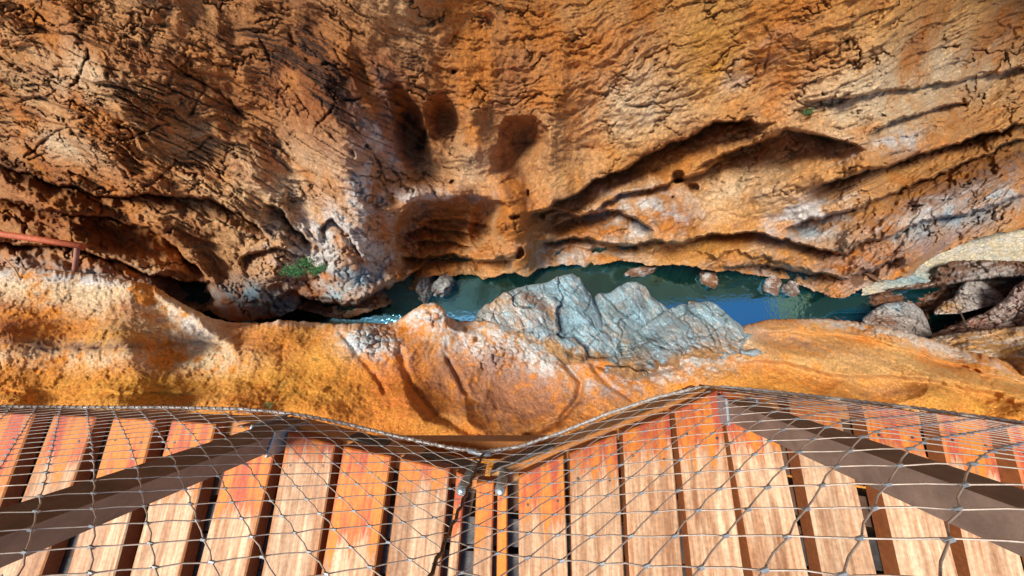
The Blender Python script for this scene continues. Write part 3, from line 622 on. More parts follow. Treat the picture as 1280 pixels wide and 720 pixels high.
o = rock_mass('rock_slab', 1150, 1320, [(1150, 428), (1172, 420), (1200, 416), (1240, 411), (1320, 404), (1700, 390)], [(1150, 440), (1200, 455), (1320, 500), (1700, 560)],
              ctrl([(1170, 420, 34), (1240, 412, 32), (1310, 405, 30), (1300, 460, 24), (1220, 445, 28)]), simple_relief(.5, .1, 380, .12, 30, 14), outcrop_colour(TAN * .9, [(GOLD, K(.5, 1250, 440, 50, 12, 10), 1)], 385, -10, .3), MR_NEAR, 1.25, 60, None, 1700, rnd=(8, 1.0), tj=1.0, seed=39)
tag(o, 'smooth tan rock slab behind the long orange slope', 'rock')

# ---- rocks standing in the water at the foot of the far cliff
def water_rock(u, v, w_, h_, base, label, seed):
    c = on_z(np.array([u]), np.array([v]), WATER_Z)[0]
    s = 46.0 / F
    bm = bmesh.new(); bmesh.ops.create_icosphere(bm, subdivisions=5, radius=1.0)
    X = np.array([x.co[:] for x in bm.verts])
    D = 1 + .3 * fbm(X + seed, .8, 3, seed) + .04 * fbm(X + seed, 3.0, 3, seed + 3, .6, True)
    f1, f2, cid = voro(X[:, 0] * 2 + X[:, 2], X[:, 1] * 2 + X[:, 2] * 1.3, seed); D += .3 * (cid - .5) - .08 * np.exp(-((f2 - f1) / .1) ** 2)
    Q = X * D[:, None] * np.array([w_ * s * .5, h_ * s * .5, h_ * s * .55])
    me = bpy.data.meshes.new('river_rock')
    for x, q in zip(bm.verts, Q): x.co = q
    for f in bm.faces: f.smooth = True
    bm.to_mesh(me); bm.free()
    nB = fbm(Q, .9, 4, seed + 7, .6); cc = np.broadcast_to(base, Q.shape).copy(); cc = mix(cc, WHITE, .15 + nB * 1.2); cc = mix(cc, BROWN, .35 - nB)
    a = me.attributes.new('mineral', 'FLOAT_COLOR', 'POINT'); c4 = np.ones((len(Q), 4), np.float32); c4[:, :3] = np.clip(cc, .01, .85); a.data.foreach_set('color', c4.ravel())
    me.materials.append(MR_GREY)
    o = bpy.data.objects.new('river_rock', me); COL.objects.link(o); o.location = c + np.array([0, 0, .4]); o.rotation_euler.z = seed * 1.3
    tag(o, label, 'rock', 'rocks at the foot of the far cliff')
water_rock(536, 360, 16, 40, BLUE * .6, 'upright blue-grey rock wedged under the cave, left one of a touching pair', 401)
water_rock(556, 358, 28, 36, BLUE * .6, 'broad blue-grey rock wedged under the cave, right one of a touching pair', 403)
water_rock(884, 350, 22, 18, ORANGE * .6, 'small rusty rock hanging off the cliff foot into dark green water', 405)
water_rock(962, 358, 20, 16, MAUVE, 'small pinkish rock at the cliff foot above the blue reflection', 407)
water_rock(984, 362, 14, 14, GREYR * .6, 'small dark grey rock at the cliff foot next to the pinkish one', 409)
water_rock(800, 340, 34, 12, BROWN * 1.2, 'low brown rock shelf at the cliff foot behind the pointed outcrop', 411)
water_rock(866, 385, 18, 12, GREYR * 1.2, 'small grey rock in the water behind the pale blue-white outcrop', 413)

# ================================================================== rusty pipe on the left
def mat_simple(name, colr, rough=.6, metal=0.0, noise=0.3, scale=30, bump=.2, col2=None):
    m, nt, N, L, b = new_mat(name)
    tc = N.new('ShaderNodeTexCoord'); n = N.new('ShaderNodeTexNoise'); n.inputs['Scale'].default_value = scale; n.inputs['Detail'].default_value = 6; n.inputs['Roughness'].default_value = .65
    L.new(tc.outputs['Object'], n.inputs['Vector'])
    r = N.new('ShaderNodeMixRGB'); c2 = col2 if col2 is not None else tuple(x * (1 - noise) for x in colr)
    r.inputs[1].default_value = (*[x * (1 + noise * .4) for x in colr], 1); r.inputs[2].default_value = (*c2, 1)
    rr = N.new('ShaderNodeMapRange'); rr.inputs[1].default_value = .35; rr.inputs[2].default_value = .65; L.new(n.outputs['Fac'], rr.inputs[0]); L.new(rr.outputs[0], r.inputs[0])
    L.new(r.outputs[0], b.inputs['Base Color']); b.inputs['Roughness'].default_value = rough; b.inputs['Metallic'].default_value = metal
    bp = N.new('ShaderNodeBump'); bp.inputs['Strength'].default_value = bump; bp.inputs['Distance'].default_value = .01; L.new(n.outputs['Fac'], bp.inputs['Height']); L.new(bp.outputs[0], b.inputs['Normal'])
    return m
def tube_mesh(name, pts, rad, mat, sides=8, caps=True):
    pts = [Vector(p) for p in pts]; bm = bmesh.new(); rings = []
    ref = Vector((0, 0, 1))
    for i, p in enumerate(pts):
        d = (pts[min(i + 1, len(pts) - 1)] - pts[max(i - 1, 0)]).normalized()
        a = d.cross(ref) if abs(d.dot(ref)) < .95 else d.cross(Vector((1, 0, 0)))
        a.normalize(); b = d.cross(a).normalized()
        r = rad[i] if hasattr(rad, '__len__') else rad
        rings.append([bm.verts.new(p + a * r * math.cos(2 * math.pi * k / sides) + b * r * math.sin(2 * math.pi * k / sides)) for k in range(sides)])
    for r0, r1 in zip(rings[:-1], rings[1:]):
        for k in range(sides):
            f = bm.faces.new((r0[k], r0[(k + 1) % sides], r1[(k + 1) % sides], r1[k])); f.smooth = True
    if caps: bm.faces.new(rings[0][::-1]); bm.faces.new(rings[-1])
    me = bpy.data.meshes.new(name); bm.normal_update(); bm.to_mesh(me); bm.free(); me.materials.append(mat)
    return me
def link(name, me, parent=None):
    o = bpy.data.objects.new(name, me); COL.objects.link(o); o.parent = parent; return o
def empty(name, loc=(0, 0, 0)):
    e = bpy.data.objects.new(name, None); COL.objects.link(e); e.location = loc; return e
M_RUST = mat_simple('rusty_steel', (.52, .10, .025), .7, .0, .4, 6, .4, (.28, .07, .03))
M_RUSTG = mat_simple('faded_rust', (.38, .16, .12), .7, .0, .3, 6, .3)
def px(u, v, zc): return Vector(at_depth(np.array([float(u)]), np.array([float(v)]), np.array([float(zc)]))[0])
rp = empty('rusty_pipe'); tag(rp, 'rusty orange pipe on a short upright beside the pale left brow', 'pipe')
link('pipe', tube_mesh('pipe', [px(-60, 285, 25.2), px(-10, 291, 25.6), px(40, 298, 26.0), px(104, 308, 26.6)], .30, M_RUST, 14), rp)
link('upright', tube_mesh('upright', [px(97, 305, 26.5), px(95, 325, 26.7), px(92, 352, 26.9)], .17, M_RUSTG, 12), rp)
dw = link('dry_stalk', tube_mesh('dry_stalk', [px(-6, 318, 23.4), px(6, 324, 23.3), px(18, 336, 23), px(26, 350, 22.6)], [.02, .04, .05, .04], mat_simple('dry_stalk', (.45, .30, .18), .9), 6))
tag(dw, 'thin dry stalk leaning over the pale brow near the rusty pipe', 'stalk')
dt = link('dead_stem', tube_mesh('dead_stem', [px(1206, 408, 32), px(1204, 398, 31.8), px(1199, 388, 31.6)], [.10, .07, .04], mat_simple('dead_stem', (.06, .035, .02), .9), 6))
tag(dt, 'bare dark dead stem standing on the mauve-brown rock ridge', 'stem')

# ================================================================== plants
def leaf_material(name, c):
    m, nt, N, L, b = new_mat(name)
    b.inputs['Base Color'].default_value = (*c, 1); b.inputs['Roughness'].default_value = .55
    oi = N.new('ShaderNodeTexCoord'); n = N.new('ShaderNodeTexNoise'); n.inputs['Scale'].default_value = 2.5; L.new(oi.outputs['Object'], n.inputs['Vector'])
    r = N.new('ShaderNodeMixRGB'); r.inputs[1].default_value = (*[x * .5 for x in c], 1); r.inputs[2].default_value = (*[min(1, x * 1.5) for x in c], 1); L.new(n.outputs['Fac'], r.inputs[0]); L.new(r.outputs[0], b.inputs['Base Color'])
    return m
M_LEAF = leaf_material('leaf_green', (.04, .19, .055)); M_LEAF2 = leaf_material('leaf_olive', (.12, .15, .03))
M_STEM = mat_simple('plant_stem', (.12, .07, .03), .9)
def plant(name, u, v, zc, w_, h_, n, label, mat, seed, group=None, ang=0):
    rnd = random.Random(seed); c = px(u, v, zc); s = zc / F
    e = empty(name, c); tag(e, label, 'plant', group)
    bm = bmesh.new(); Rm = CM
    clumps = [(rnd.uniform(-.8, .8), rnd.uniform(-.7, .7), rnd.uniform(.25, .5)) for _ in range(9)]
    for i in range(n):
        k = clumps[rnd.randrange(len(clumps))]
        a = rnd.random() * 6.283; r = k[2] * math.sqrt(rnd.random())
        x = (k[0] + r * math.cos(a)) * w_ * s * .5; y = (k[1] + r * math.sin(a)) * h_ * s * .5
        ca, sa = math.cos(R(ang)), math.sin(R(ang)); x, y = x * ca - y * sa, x * sa + y * ca
        z = rnd.uniform(.0, 1.0) * min(w_, h_) * s * .5
        p = Rm @ Vector((x, y, z)); L = rnd.uniform(.8, 1.5) * (.05 + .10 * min(w_, h_) * s * .5); wd = L * .42
        d = Vector((rnd.uniform(-1, 1), rnd.uniform(-1, 1), rnd.uniform(-.3, .8))).normalized(); q = d.cross(Vector((rnd.uniform(-1, 1), rnd.uniform(-1, 1), rnd.uniform(-1, 1)))).normalized()
        b_ = d.cross(q)
        vs = [bm.verts.new(p), bm.verts.new(p + d * L * .5 + q * wd * .5), bm.verts.new(p + d * L - b_ * L * .15), bm.verts.new(p + d * L * .5 - q * wd * .5)]
        bm.faces.new((vs[0], vs[1], vs[2])); bm.faces.new((vs[0], vs[2], vs[3]))
    me = bpy.data.meshes.new('foliage'); bm.to_mesh(me); bm.free(); me.materials.append(mat); link('foliage', me, e)
    for k in clumps[:4]:
        q = Rm @ Vector((k[0] * w_ * s * .5, k[1] * h_ * s * .5, min(w_, h_) * s * .25)); r0 = Rm @ Vector((k[0] * w_ * s * .15, k[1] * h_ * s * .15 - h_ * s * .1, -.5 * h_ * s * .5 - .2))
        link('stem', tube_mesh('stem', [r0, (r0 + q) * .5 + Vector((.02, 0, .03)), q], [.03 * w_ * s * .3, .02 * w_ * s * .3, .01 * w_ * s * .3], M_STEM, 5), e)
plant('cliff_bush', 387, 336, 31.5, 52, 26, 1500, 'dark green bush growing from the grey foot of the far cliff', M_LEAF, 1, None, 25)
plant('cliff_bush', 1008, 142, 26, 13, 9, 260, 'small bright green bush in a crack high on the far cliff', M_LEAF, 2)
G = 'small plants on the near orange slope'
plant('rock_plant', 397, 450, 26.2, 12, 7, 90, 'small green tuft on the bare orange slope, set apart from others', M_LEAF, 3, G)
plant('rock_plant', 353, 481, 23.0, 11, 8, 90, 'small olive tuft on the orange slope between the netting and a higher tuft', M_LEAF2, 4, G)
plant('rock_plant', 338, 506, 21.0, 14, 8, 120, 'green tuft peeping out right above the netting cable', M_LEAF, 5, G)
plant('rock_plant', 432, 448, 27, 22, 8, 120, 'sparse olive-yellow plant below the grey patch of the slope', M_LEAF2, 6, G)
plant('rock_plant', 650, 427, 30, 9, 5, 60, 'tiny green plant on the cracked patch below the largest outcrop', M_LEAF, 7, G)
plant('rock_plant', 430, 335, 33, 6, 5, 50, 'tiny green sprig on the grey cliff next to the dark bush', M_LEAF, 8)

# ================================================================== boardwalk
def wood_material(name, base, pale, stain, dark):
    m, nt, N, L, b = new_mat(name)
    tc = N.new('ShaderNodeTexCoord'); oi = N.new('ShaderNodeObjectInfo')
    off = N.new('ShaderNodeVectorMath'); off.operation = 'MULTIPLY_ADD'; L.new(oi.outputs['Random'], off.inputs[0]); off.inputs[1].default_value = (17, 31, 7); L.new(tc.outputs['Object'], off.inputs[2])
    mp = N.new('ShaderNodeMapping'); mp.inputs['Scale'].default_value = (60, 3.0, 20); L.new(off.outputs[0], mp.inputs[0])
    g = N.new('ShaderNodeTexNoise'); g.inputs['Scale'].default_value = 1.0; g.inputs['Detail'].default_value = 8; g.inputs['Roughness'].default_value = .7; L.new(mp.outputs[0], g.inputs['Vector'])
    mp2 = N.new('ShaderNodeMapping'); mp2.inputs['Scale'].default_value = (26, 2.6, 8); L.new(off.outputs[0], mp2.inputs[0])
    g2 = N.new('ShaderNodeTexNoise'); g2.inputs['Scale'].default_value = 1.0; g2.inputs['Detail'].default_value = 6; g2.inputs['Roughness'].default_value = .65; L.new(mp2.outputs[0], g2.inputs['Vector'])
    sp = N.new('ShaderNodeTexNoise'); sp.inputs['Scale'].default_value = 90; sp.inputs['Detail'].default_value = 4; L.new(off.outputs[0], sp.inputs['Vector'])
    r0 = N.new('ShaderNodeMapRange'); r0.inputs[1].default_value = .34; r0.inputs[2].default_value = .66; L.new(g.outputs['Fac'], r0.inputs[0])
    c1 = N.new('ShaderNodeMixRGB'); c1.inputs[1].default_value = (*base, 1); c1.inputs[2].default_value = (*pale, 1); L.new(r0.outputs[0], c1.inputs[0])
    r1 = N.new('ShaderNodeMapRange'); r1.inputs[1].default_value = .42; r1.inputs[2].default_value = .68; L.new(g2.outputs['Fac'], r1.inputs[0])
    c2 = N.new('ShaderNodeMixRGB'); c2.inputs[2].default_value = (*[x * .62 for x in base], 1); L.new(r1.outputs[0], c2.inputs[0]); L.new(c1.outputs[0], c2.inputs[1])
    # oil stain soaked in from the outer end, with a ragged front
    sx = N.new('ShaderNodeSeparateXYZ'); L.new(tc.outputs['Object'], sx.inputs[0])
    ln = N.new('ShaderNodeMath'); ln.operation = 'MULTIPLY_ADD'; L.new(oi.outputs['Random'], ln.inputs[0]); ln.inputs[1].default_value = .26; ln.inputs[2].default_value = .05
    a1 = N.new('ShaderNodeMath'); a1.operation = 'ADD'; L.new(sx.outputs[1], a1.inputs[0]); L.new(ln.outputs[0], a1.inputs[1])
    a2 = N.new('ShaderNodeMath'); a2.operation = 'MULTIPLY_ADD'; L.new(g2.outputs['Fac'], a2.inputs[0]); a2.inputs[1].default_value = .30; a2.inputs[2].default_value = -.15
    a2b = N.new('ShaderNodeMath'); a2b.operation = 'MULTIPLY_ADD'; L.new(g.outputs['Fac'], a2b.inputs[0]); a2b.inputs[1].default_value = .38; L.new(a2.outputs[0], a2b.inputs[2])
    a3 = N.new('ShaderNodeMath'); a3.operation = 'ADD'; L.new(a1.outputs[0], a3.inputs[0]); L.new(a2b.outputs[0], a3.inputs[1])
    r3 = N.new('ShaderNodeMapRange'); r3.inputs[1].default_value = .165; r3.inputs[2].default_value = .195; r3.inputs[4].default_value = .92; L.new(a3.outputs[0], r3.inputs[0])
    sc = N.new('ShaderNodeMixRGB'); sc.inputs[1].default_value = (*stain[0], 1); sc.inputs[2].default_value = (*stain[1], 1)
    r4 = N.new('ShaderNodeMapRange'); r4.inputs[1].default_value = .42; r4.inputs[2].default_value = .56; L.new(g2.outputs['Fac'], r4.inputs[0]); L.new(r4.outputs[0], sc.inputs[0])
    c3 = N.new('ShaderNodeMixRGB'); L.new(r3.outputs[0], c3.inputs[0]); L.new(c2.outputs[0], c3.inputs[1]); L.new(sc.outputs[0], c3.inputs[2])
    ax = N.new('ShaderNodeMath'); ax.operation = 'ABSOLUTE'; L.new(sx.outputs[0], ax.inputs[0])
    ae = N.new('ShaderNodeMath'); ae.operation = 'MULTIPLY_ADD'; L.new(g2.outputs['Fac'], ae.inputs[0]); ae.inputs[1].default_value = .09; L.new(ax.outputs[0], ae.inputs[2])
    re_ = N.new('ShaderNodeMapRange'); re_.inputs[1].default_value = .125; re_.inputs[2].default_value = .138; re_.inputs[4].default_value = .7; L.new(ae.outputs[0], re_.inputs[0])
    c3e = N.new('ShaderNodeMixRGB'); L.new(re_.outputs[0], c3e.inputs[0]); L.new(c3.outputs[0], c3e.inputs[1]); c3e.inputs[2].default_value = (.50, .17, .03, 1)
    c3 = c3e
    # raw sides stay dark red-brown
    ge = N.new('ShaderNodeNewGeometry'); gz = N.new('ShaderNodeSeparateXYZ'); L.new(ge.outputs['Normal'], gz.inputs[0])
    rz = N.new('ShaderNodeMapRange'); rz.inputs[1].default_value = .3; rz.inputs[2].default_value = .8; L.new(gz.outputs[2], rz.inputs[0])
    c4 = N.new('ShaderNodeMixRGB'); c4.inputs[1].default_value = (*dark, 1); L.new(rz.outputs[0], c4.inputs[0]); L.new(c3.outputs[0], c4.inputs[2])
    rs = N.new('ShaderNodeMapRange'); rs.inputs[1].default_value = .3; rs.inputs[2].default_value = .7; rs.inputs[3].default_value = .8; rs.inputs[4].default_value = 1.15; L.new(sp.outputs['Fac'], rs.inputs[0])
    rv = N.new('ShaderNodeMath'); rv.operation = 'MULTIPLY_ADD'; L.new(oi.outputs['Random'], rv.inputs[0]); rv.inputs[1].default_value = .25; rv.inputs[2].default_value = .86
    mm = N.new('ShaderNodeMath'); mm.operation = 'MULTIPLY'; L.new(rs.outputs[0], mm.inputs[0]); L.new(rv.outputs[0], mm.inputs[1])
    vm = N.new('ShaderNodeVectorMath'); vm.operation = 'SCALE'; L.new(c4.outputs[0], vm.inputs[0]); L.new(mm.outputs[0], vm.inputs['Scale'])
    L.new(vm.outputs[0], b.inputs['Base Color']); b.inputs['Roughness'].default_value = .62; b.inputs['Specular IOR Level'].default_value = .35
    bp = N.new('ShaderNodeBump'); bp.inputs['Strength'].default_value = .5; bp.inputs['Distance'].default_value = .003; L.new(g.outputs['Fac'], bp.inputs['Height']); L.new(bp.outputs[0], b.inputs['Normal'])
    return m
M_WOOD = wood_material('deck_wood', (.42, .175, .068), (.80, .58, .37), ((.42, .050, .018), (.66, .20, .018)), (.30, .095, .03))
M_FASCIA = wood_material('fascia_wood', (.46, .24, .10), (.62, .38, .19), ((.46, .24, .10), (.5, .28, .1)), (.44, .24, .10))
M_STEEL = mat_simple('galvanised_steel', (.40, .45, .50), .5, .6, .3, 40, .1)
M_PLATE = mat_simple('dark_steel', (.09, .085, .085), .5, .6, .4, 30, .2)
M_WIRE = mat_simple('wire', (.56, .46, .38), .45, .3, .25, 120, .05)
M_CABLE = mat_simple('cable', (.66, .66, .66), .5, .25, .4, 120, .3)
M_GAPBLOCK = mat_simple('gap_blocker_dark', (.10, .05, .028), .8, .0, .4, 14, .25)  # dark timber for the rows added behind the plank gaps
M_SEAM = mat_simple('seam_cord', (.16, .095, .055), .6, .2, .4, 120, .3)
M_BLUEST = mat_simple('blued_steel', (.16, .27, .33), .35, .6, .5, 60, .2, (.45, .50, .52))
M_POST = mat_simple('brown_post', (.23, .16, .125), .55, .0, .35, 14, .25)
def poly_prism(name, poly, z0, z1, mat, bev=.004, parent=None, origin=None, ang=0):
    """poly: list of (x, y) counter-clockwise, in the object's own frame"""
    bm = bmesh.new()
    lo = [bm.verts.new((x, y, z0)) for x, y in poly]; hi = [bm.verts.new((x, y, z1)) for x, y in poly]
    n = len(poly); bm.faces.new(lo[::-1]); bm.faces.new(hi)
    for i in range(n): bm.faces.new((lo[i], lo[(i + 1) % n], hi[(i + 1) % n], hi[i]))
    if bev: bmesh.ops.bevel(bm, geom=[e for e in bm.edges if len(e.link_faces) == 2 and (e.verts[0].co.z > (z0 + z1) / 2 and e.verts[1].co.z > (z0 + z1) / 2)], offset=bev, segments=1, affect='EDGES')
    bm.normal_update(); me = bpy.data.meshes.new(name); bm.to_mesh(me); bm.free(); me.materials.append(mat)
    o = link(name, me, parent)
    if origin is not None: o.location = origin
    o.rotation_euler.z = ang
    return o
bw = empty('boardwalk'); tag(bw, 'wooden boardwalk of gapped planks stained red at their outer ends', 'boardwalk')
def W2(u, v, z=0.0):
    return on_z(np.array([float(u)]), np.array([float(v)]), z)[0]
def screw_mesh():
    bm = bmesh.new(); bmesh.ops.create_cone(bm, cap_ends=True, segments=10, radius1=.0048, radius2=.0042, depth=.0016)
    me = bpy.data.meshes.new('screw'); bm.to_mesh(me); bm.free(); me.materials.append(M_PLATE); return me
SCREW = screw_mesh()
# plank edges read off as (left: top, bottom) (right: top, bottom)
EDGE = [(-400, 505), (0, 517), (60, 519), (215, 526), (340, 536), (417, 556), (490, 571), (562, 587), (605, 606), (648, 596), (707, 569), (772, 543), (838, 517), (898, 488), (905, 490), (980, 496), (1060, 505), (1146, 514), (1236, 525), (1280, 531), (1700, 590)]
planks = [((-23, 519, -75, 640), (41, 519, -5, 640)), ((65, 520, 30, 615), (119, 522, 85, 615)), ((142, 522, 121, 586), (192, 524, 164, 643)), ((215, 526, 183, 634), (267, 530, 235, 679)),
          ((298, 532, 254, 679), (345, 550, 319, 679)), ((359, 548, 332, 679), (417, 557, 401, 679)), ((429, 559, 408, 679), (489, 570, 473, 679)), ((500, 576, 487, 679), (562, 587, 553, 679)),
          ((570, 590, 563, 679), (582, 596, 574, 679)), ((596, 606, 592, 679), (617, 606, 616, 679)), ((622, 606, 621, 679), (634, 600, 634, 679)),
          ((647, 597, 650, 679), (707, 570, 707, 679)), ((712, 570, 715, 679), (772, 543, 778, 679)), ((778, 543, 786, 679), (838, 519, 850, 679)), ((843, 516, 863, 679), (899, 488, 924, 679)),
          ((902, 505, 937, 679), (967, 505, 1001, 679)), ((986, 505, 1022, 679), (1052, 520, 1087, 679)), ((1078, 515, 1119, 679), (1146, 518, 1185, 679)), ((1174, 520, 1207, 679), (1236, 531, 1274, 679)), ((1261, 532, 1302, 679), (1326, 540, 1370, 679)), ((1350, 545, 1395, 679), (1418, 550, 1465, 679))]
EW = np.array([W2(*e)[:2] for e in EDGE])
def edge_y(x): return float(np.interp(x, EW[:, 0], EW[:, 1]))
rr = random.Random(3)
for (lt, lb, lu, lv), (rt, rb, ru, rv) in planks:
    a, b_, c, d = W2(lt, lb), W2(lu, lv), W2(rt, rb), W2(ru, rv)
    dirn = ((a - b_) / np.linalg.norm(a - b_) + (c - d) / np.linalg.norm(c - d)) / 2
    ang = math.atan2(-dirn[0], dirn[1])
    mx = (b_ + d) / 2
    nx = np.array([math.cos(ang), math.sin(ang)]); ny = np.array([-math.sin(ang), math.cos(ang)])
    wl_ = float(((d - b_)[:2] * nx).sum()); wt = float(((c - a)[:2] * nx).sum()); wd = (wl_ + wt) / 2
    # meet the deck edge at both plank corners
    def reach(off):
        s = 0.0
        for _ in range(30):
            q = mx[:2] + nx * off + ny * s; s += (edge_y(q[0]) - q[1]) * .7
        return s
    yl, yr = reach(-wd / 2), reach(wd / 2)
    y0 = max(yl, yr); org = mx[:2] + ny * y0
    poly = [(-wd / 2, -1.35), (wd / 2, -1.35), (wd / 2, yr - y0), (-wd / 2, yl - y0)]
    dz = rr.uniform(-.003, .003)
    bo = poly_prism('board', poly, -.045, dz, M_WOOD, .004, bw, (org[0], org[1], 0), ang)
    if wd > .1:
        for sx_ in (-.5, .5):
            for yy in (-.075, -.52):
                so_ = link('screw', SCREW, bo); so_.location = (sx_ * wd * .62 + rr.uniform(-.006, .006), min(yl, yr) - y0 + yy + rr.uniform(-.008, .008), dz + .0006)
# the deck runs on beyond the frame at both ends
bds = [o for o in bw.children if o.name.startswith('board')]
for src, nb in ((bds[0], bds[1]), (bds[-1], bds[-2])):
    step = src.location.x - nb.location.x
    for k in range(1, 5):
        c_ = src.copy(); COL.objects.link(c_); c_.parent = bw; c_.location.x = src.location.x + step * k
        c_.location.y = src.location.y + edge_y(c_.location.x) - edge_y(src.location.x)
        for ch in list(src.children):
            g_ = ch.copy(); COL.objects.link(g_); g_.parent = c_
# fascia timbers and steel angle under the plank ends
def along(p, q, w_, z0, z1, mat, name, parent, out=0.0, bev=.003):
    p = np.array(p[:2], float); q = np.array(q[:2], float); L = np.linalg.norm(q - p); a = math.atan2(q[1] - p[1], q[0] - p[0])
    return poly_prism(name, [(0, -w_ + out), (L, -w_ + out), (L, out), (0, out)], z0, z1, mat, bev, parent, (p[0], p[1], 0), a)
corner = [W2(-400, 505), W2(340, 536), W2(605, 606), W2(900, 488), W2(1700, 590)]
for p, q in zip(corner[:-1], corner[1:]):
    d = (q - p) / np.linalg.norm(q - p)
    along(p + d * .015, q - d * .015, .05, -.15, -.049, M_FASCIA, 'fascia_beam', bw, .006)
def lerp(a, b, t): return a + (b - a) * t
along(lerp(corner[1], corner[2], .32), lerp(corner[1], corner[2], .50), .006, -.125, -.06, M_PLATE, 'edge_plate', bw, .012, 0)
along(lerp(corner[1], corner[2], .68), lerp(corner[1], corner[2], .97), .006, -.125, -.06, M_PLATE, 'edge_plate', bw, .012, 0)
along(lerp(corner[2], corner[3], .03), lerp(corner[2], corner[3], .30), .006, -.125, -.06, M_PLATE, 'edge_plate', bw, .012, 0)
# straight tie timber across the notch, a little lower, and joists, set close to darken the gaps
pL, pR = W2(395, 549, -.30), W2(720, 549, -.30)
along(pL, pR, .07, -.36, -.27, M_FASCIA, 'tie_beam', bw, 0.0)
for yy in (-.56, -.66, -.76, -.86, -.96, -1.06, -1.16, -1.3):
    along((-3.0, yy), (3.2, yy), .08, -.20, -.049, M_PLATE, 'steel_joist', bw, 0.0, 0)
for i_, (p, q) in enumerate(zip(corner[:-1], corner[1:])):  # dark rows added under the deck to keep the plank gaps black
    d = (q - p) / np.linalg.norm(q - p); nn = np.array([d[1], -d[0], 0])
    for m in range(8):
        a0 = .03 + (.09 * m if i_ == 2 else 0); a1 = .03 + (.09 * m if i_ == 1 else 0)
        along(p + d * a0 + nn * (.045 + .115 * m), q - d * a1 + nn * (.045 + .115 * m), .085, -.13 - .004 * i_, -.05 - .002 * i_, M_GAPBLOCK, 'gap_blocker', bw, 0.0, 0)
# support brackets running in under the deck
for x in (-.9, -.1, .85):
    along((x, -1.6), (x, -.62), .06, -.34, -.205, M_PLATE, 'bracket_arm', bw, 0.0, 0)

# ---- posts
def post(base_uv, label, w_=.085, d_=.060, lean=(0, 0), ang=0.0):
    b0 = W2(*base_uv)
    e = empty('railing_post', (b0[0], b0[1], 0)); tag(e, label, 'post', 'brown railing posts'); e.rotation_euler = (lean[0], lean[1], ang)
    poly_prism('shaft', [(-w_ / 2, -d_ / 2), (w_ / 2, -d_ / 2), (w_ / 2, d_ / 2), (-w_ / 2, d_ / 2)], -.12, .99, M_POST, .004, e)
    for s in (-1, 1):
        poly_prism('bracket', [(s * (w_ / 2 + .004) - .004, -d_ / 2 - .012), (s * (w_ / 2 + .004) + .004, -d_ / 2 - .012), (s * (w_ / 2 + .004) + .004, d_ / 2 + .012), (s * (w_ / 2 + .004) - .004, d_ / 2 + .012)], -.10, .045, M_STEEL, .002, e)
    return e
post((338, 546), 'brown railing post below the green tufts, beside the straight netting run', ang=R(-14), lean=(R(2.5), 0))
post((917, 511), 'grey-brown railing post at the peak of the netting cable above the reddest plank', lean=(R(4), 0))
# steel corner tubes at the notch
for k, (u, v) in enumerate([(583, 600), (628, 600)]):
    b0 = W2(u, v)
    link('corner_tube', tube_mesh('corner_tube', [(b0[0], b0[1], -.14), (b0[0], b0[1], .07), (b0[0], b0[1], .085)], [.017, .017, .006], M_BLUEST, 14), bw)

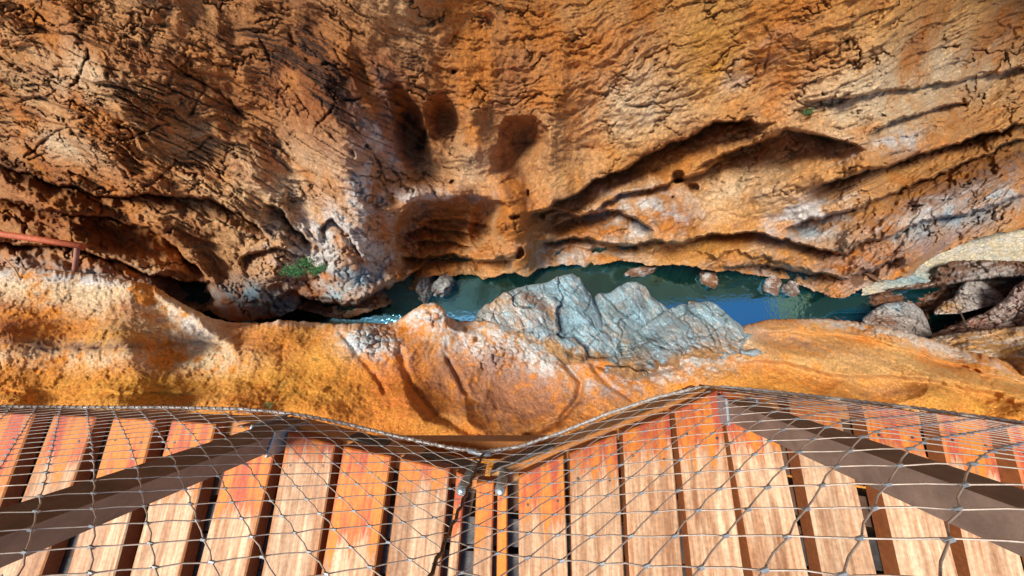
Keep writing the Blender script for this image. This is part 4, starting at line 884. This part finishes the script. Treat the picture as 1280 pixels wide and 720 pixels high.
# ---- netting
RZ = -.085
ROPE = [[(-420, 497), (0, 508), (110, 509), (210, 509), (300, 511), (338, 514)], [(338, 514), (380, 519), (430, 529), (500, 546), (560, 559), (604, 565)], [(604, 565), (650, 558), (700, 541), (760, 517), (820, 497), (872, 485)], [(872, 485), (905, 484), (960, 489), (1040, 498), (1150, 511), (1280, 529), (1500, 562)]]
NETLAB = ['steel wire netting panel on the long straight run below the brown post and golden slope', 'steel wire netting panel falling from the green tuft down to the corner notch', 'steel wire netting panel climbing from the corner notch to the cable peak', 'steel wire netting panel stretched in front of the grey-brown post, right of the cable peak']
def net(i, rope, label):
    base = np.array([W2(u, v, RZ) for u, v in rope]); seg = np.linalg.norm(np.diff(base, axis=0), axis=1); S = np.concatenate([[0], np.cumsum(seg)]); Lt = S[-1]
    H = 1.06
    # netting hangs between the curved foot cable and a straight top cable
    p0, p1 = base[0], base[-1]
    def pt(s, h):
        s = min(max(s, 0), Lt)
        b = np.array([np.interp(s, S, base[:, k]) for k in range(3)])
        tpt = p0 + (p1 - p0) * (s / Lt)
        f = h / H; g = 1 - (1 - f) ** 3
        q = b + (np.array([tpt[0], tpt[1], b[2]]) - b) * g * .25
        q = q + np.array([0, -.02, 0]) * math.sin(math.pi * f)
        return Vector((q[0], q[1], RZ + h))
    e = empty('net_panel', base[0]); tag(e, label, 'netting', 'wire netting panels of the railing')
    inv = Vector(base[0])
    Wd, Hd = .118, .066
    rnd = random.Random(i)
    n = int((Lt + Wd * H / Hd) / Wd) + 2
    ferr = []
    for sg in (1, -1):
        for k in range(-n, n + 1):
            pts = []
            steps = int(H / (Hd / 4)); prev = None
            for m in range(steps + 1):
                h = m * Hd / 4
                s = k * Wd + sg * (h / Hd) * Wd
                if sg < 0: s += 0
                # small bend at every clip, where neighbouring wires run side by side
                ph = (m % 2); s += sg * .004 * (1 if m % 2 else 0)
                if m and prev is not None:
                    for lim in (0.0, Lt):
                        if (prev[0] - lim) * (s - lim) < 0:
                            t_ = (lim - prev[0]) / (s - prev[0]); pts.append(pt(lim, prev[1] + (h - prev[1]) * t_) - inv)
                if -1e-6 <= s <= Lt + 1e-6: pts.append(pt(s, h) - inv)
                prev = (s, h)
                if sg > 0 and m % 2 == 0 and 0 <= s <= Lt: ferr.append((pt(s, h) - inv, pt(min(s + .01, Lt), h) - inv))
            if len(pts) >= 3:
                # a little slack
                pts = [p + Vector((rnd.gauss(0, .0007), rnd.gauss(0, .0007), rnd.gauss(0, .0007))) for p in pts]
                link('wire', tube_mesh('wire', pts, .00115, M_WIRE, 5), e)
    bm = bmesh.new()
    for a, b in ferr:
        d = (b - a); d = d.normalized() if d.length > 1e-6 else Vector((1, 0, 0))
        M = Matrix.Translation(a) @ d.to_track_quat('Z', 'Y').to_matrix().to_4x4()
        bmesh.ops.create_cone(bm, cap_ends=True, segments=7, radius1=.0025, radius2=.0025, depth=.0095, matrix=M)
    me = bpy.data.meshes.new('clips'); bm.to_mesh(me); bm.free(); me.materials.append(M_STEEL)
    tag(link('clips', me, e), kind='stuff')
    # foot cable with its lashing, and top cable
    cp = [pt(Lt * k / 60, 0) - inv for k in range(61)]
    cab = link('foot_cable', tube_mesh('foot_cable', cp, .0052, M_CABLE, 10), e)
    lp = []
    turns = int(Lt / .030)
    for k in range(turns * 8 + 1):
        s = Lt * k / (turns * 8); a = 2 * math.pi * k / 8; q = pt(s, 0) - inv
        lp.append(q + Vector((0, math.cos(a) * .0074, math.sin(a) * .0074)))
    link('lashing', tube_mesh('lashing', lp, .0016, M_WIRE, 4), cab)
    if i == 1: link('seam_lashing', tube_mesh('seam_lashing', [pt(Lt if i == 1 else 0, H * k / 60) - inv + Vector((.003 * math.sin(k * 2.1), .003 * math.cos(k * 2.1), 0)) for k in range(61)], .0042, M_SEAM, 7), e)
    link('top_cable', tube_mesh('top_cable', [pt(Lt * k / 20, H) - inv for k in range(21)], .006, M_CABLE, 8), e)
for i, (r_, l_) in enumerate(zip(ROPE, NETLAB)): net(i, r_, l_)
# swaged fittings where two cables meet in the notch
b0 = W2(604, 565, RZ)
tf = link('cable_fitting', tube_mesh('cable_fitting', [(b0[0] - .055, b0[1] + .004, RZ + .002), (b0[0] - .01, b0[1] - .004, RZ + .002), (b0[0] + .03, b0[1] - .004, RZ + .002)], .0095, M_STEEL, 12))
tag(tf, 'silver swaged fitting joining the foot cables in the corner notch', 'fitting')
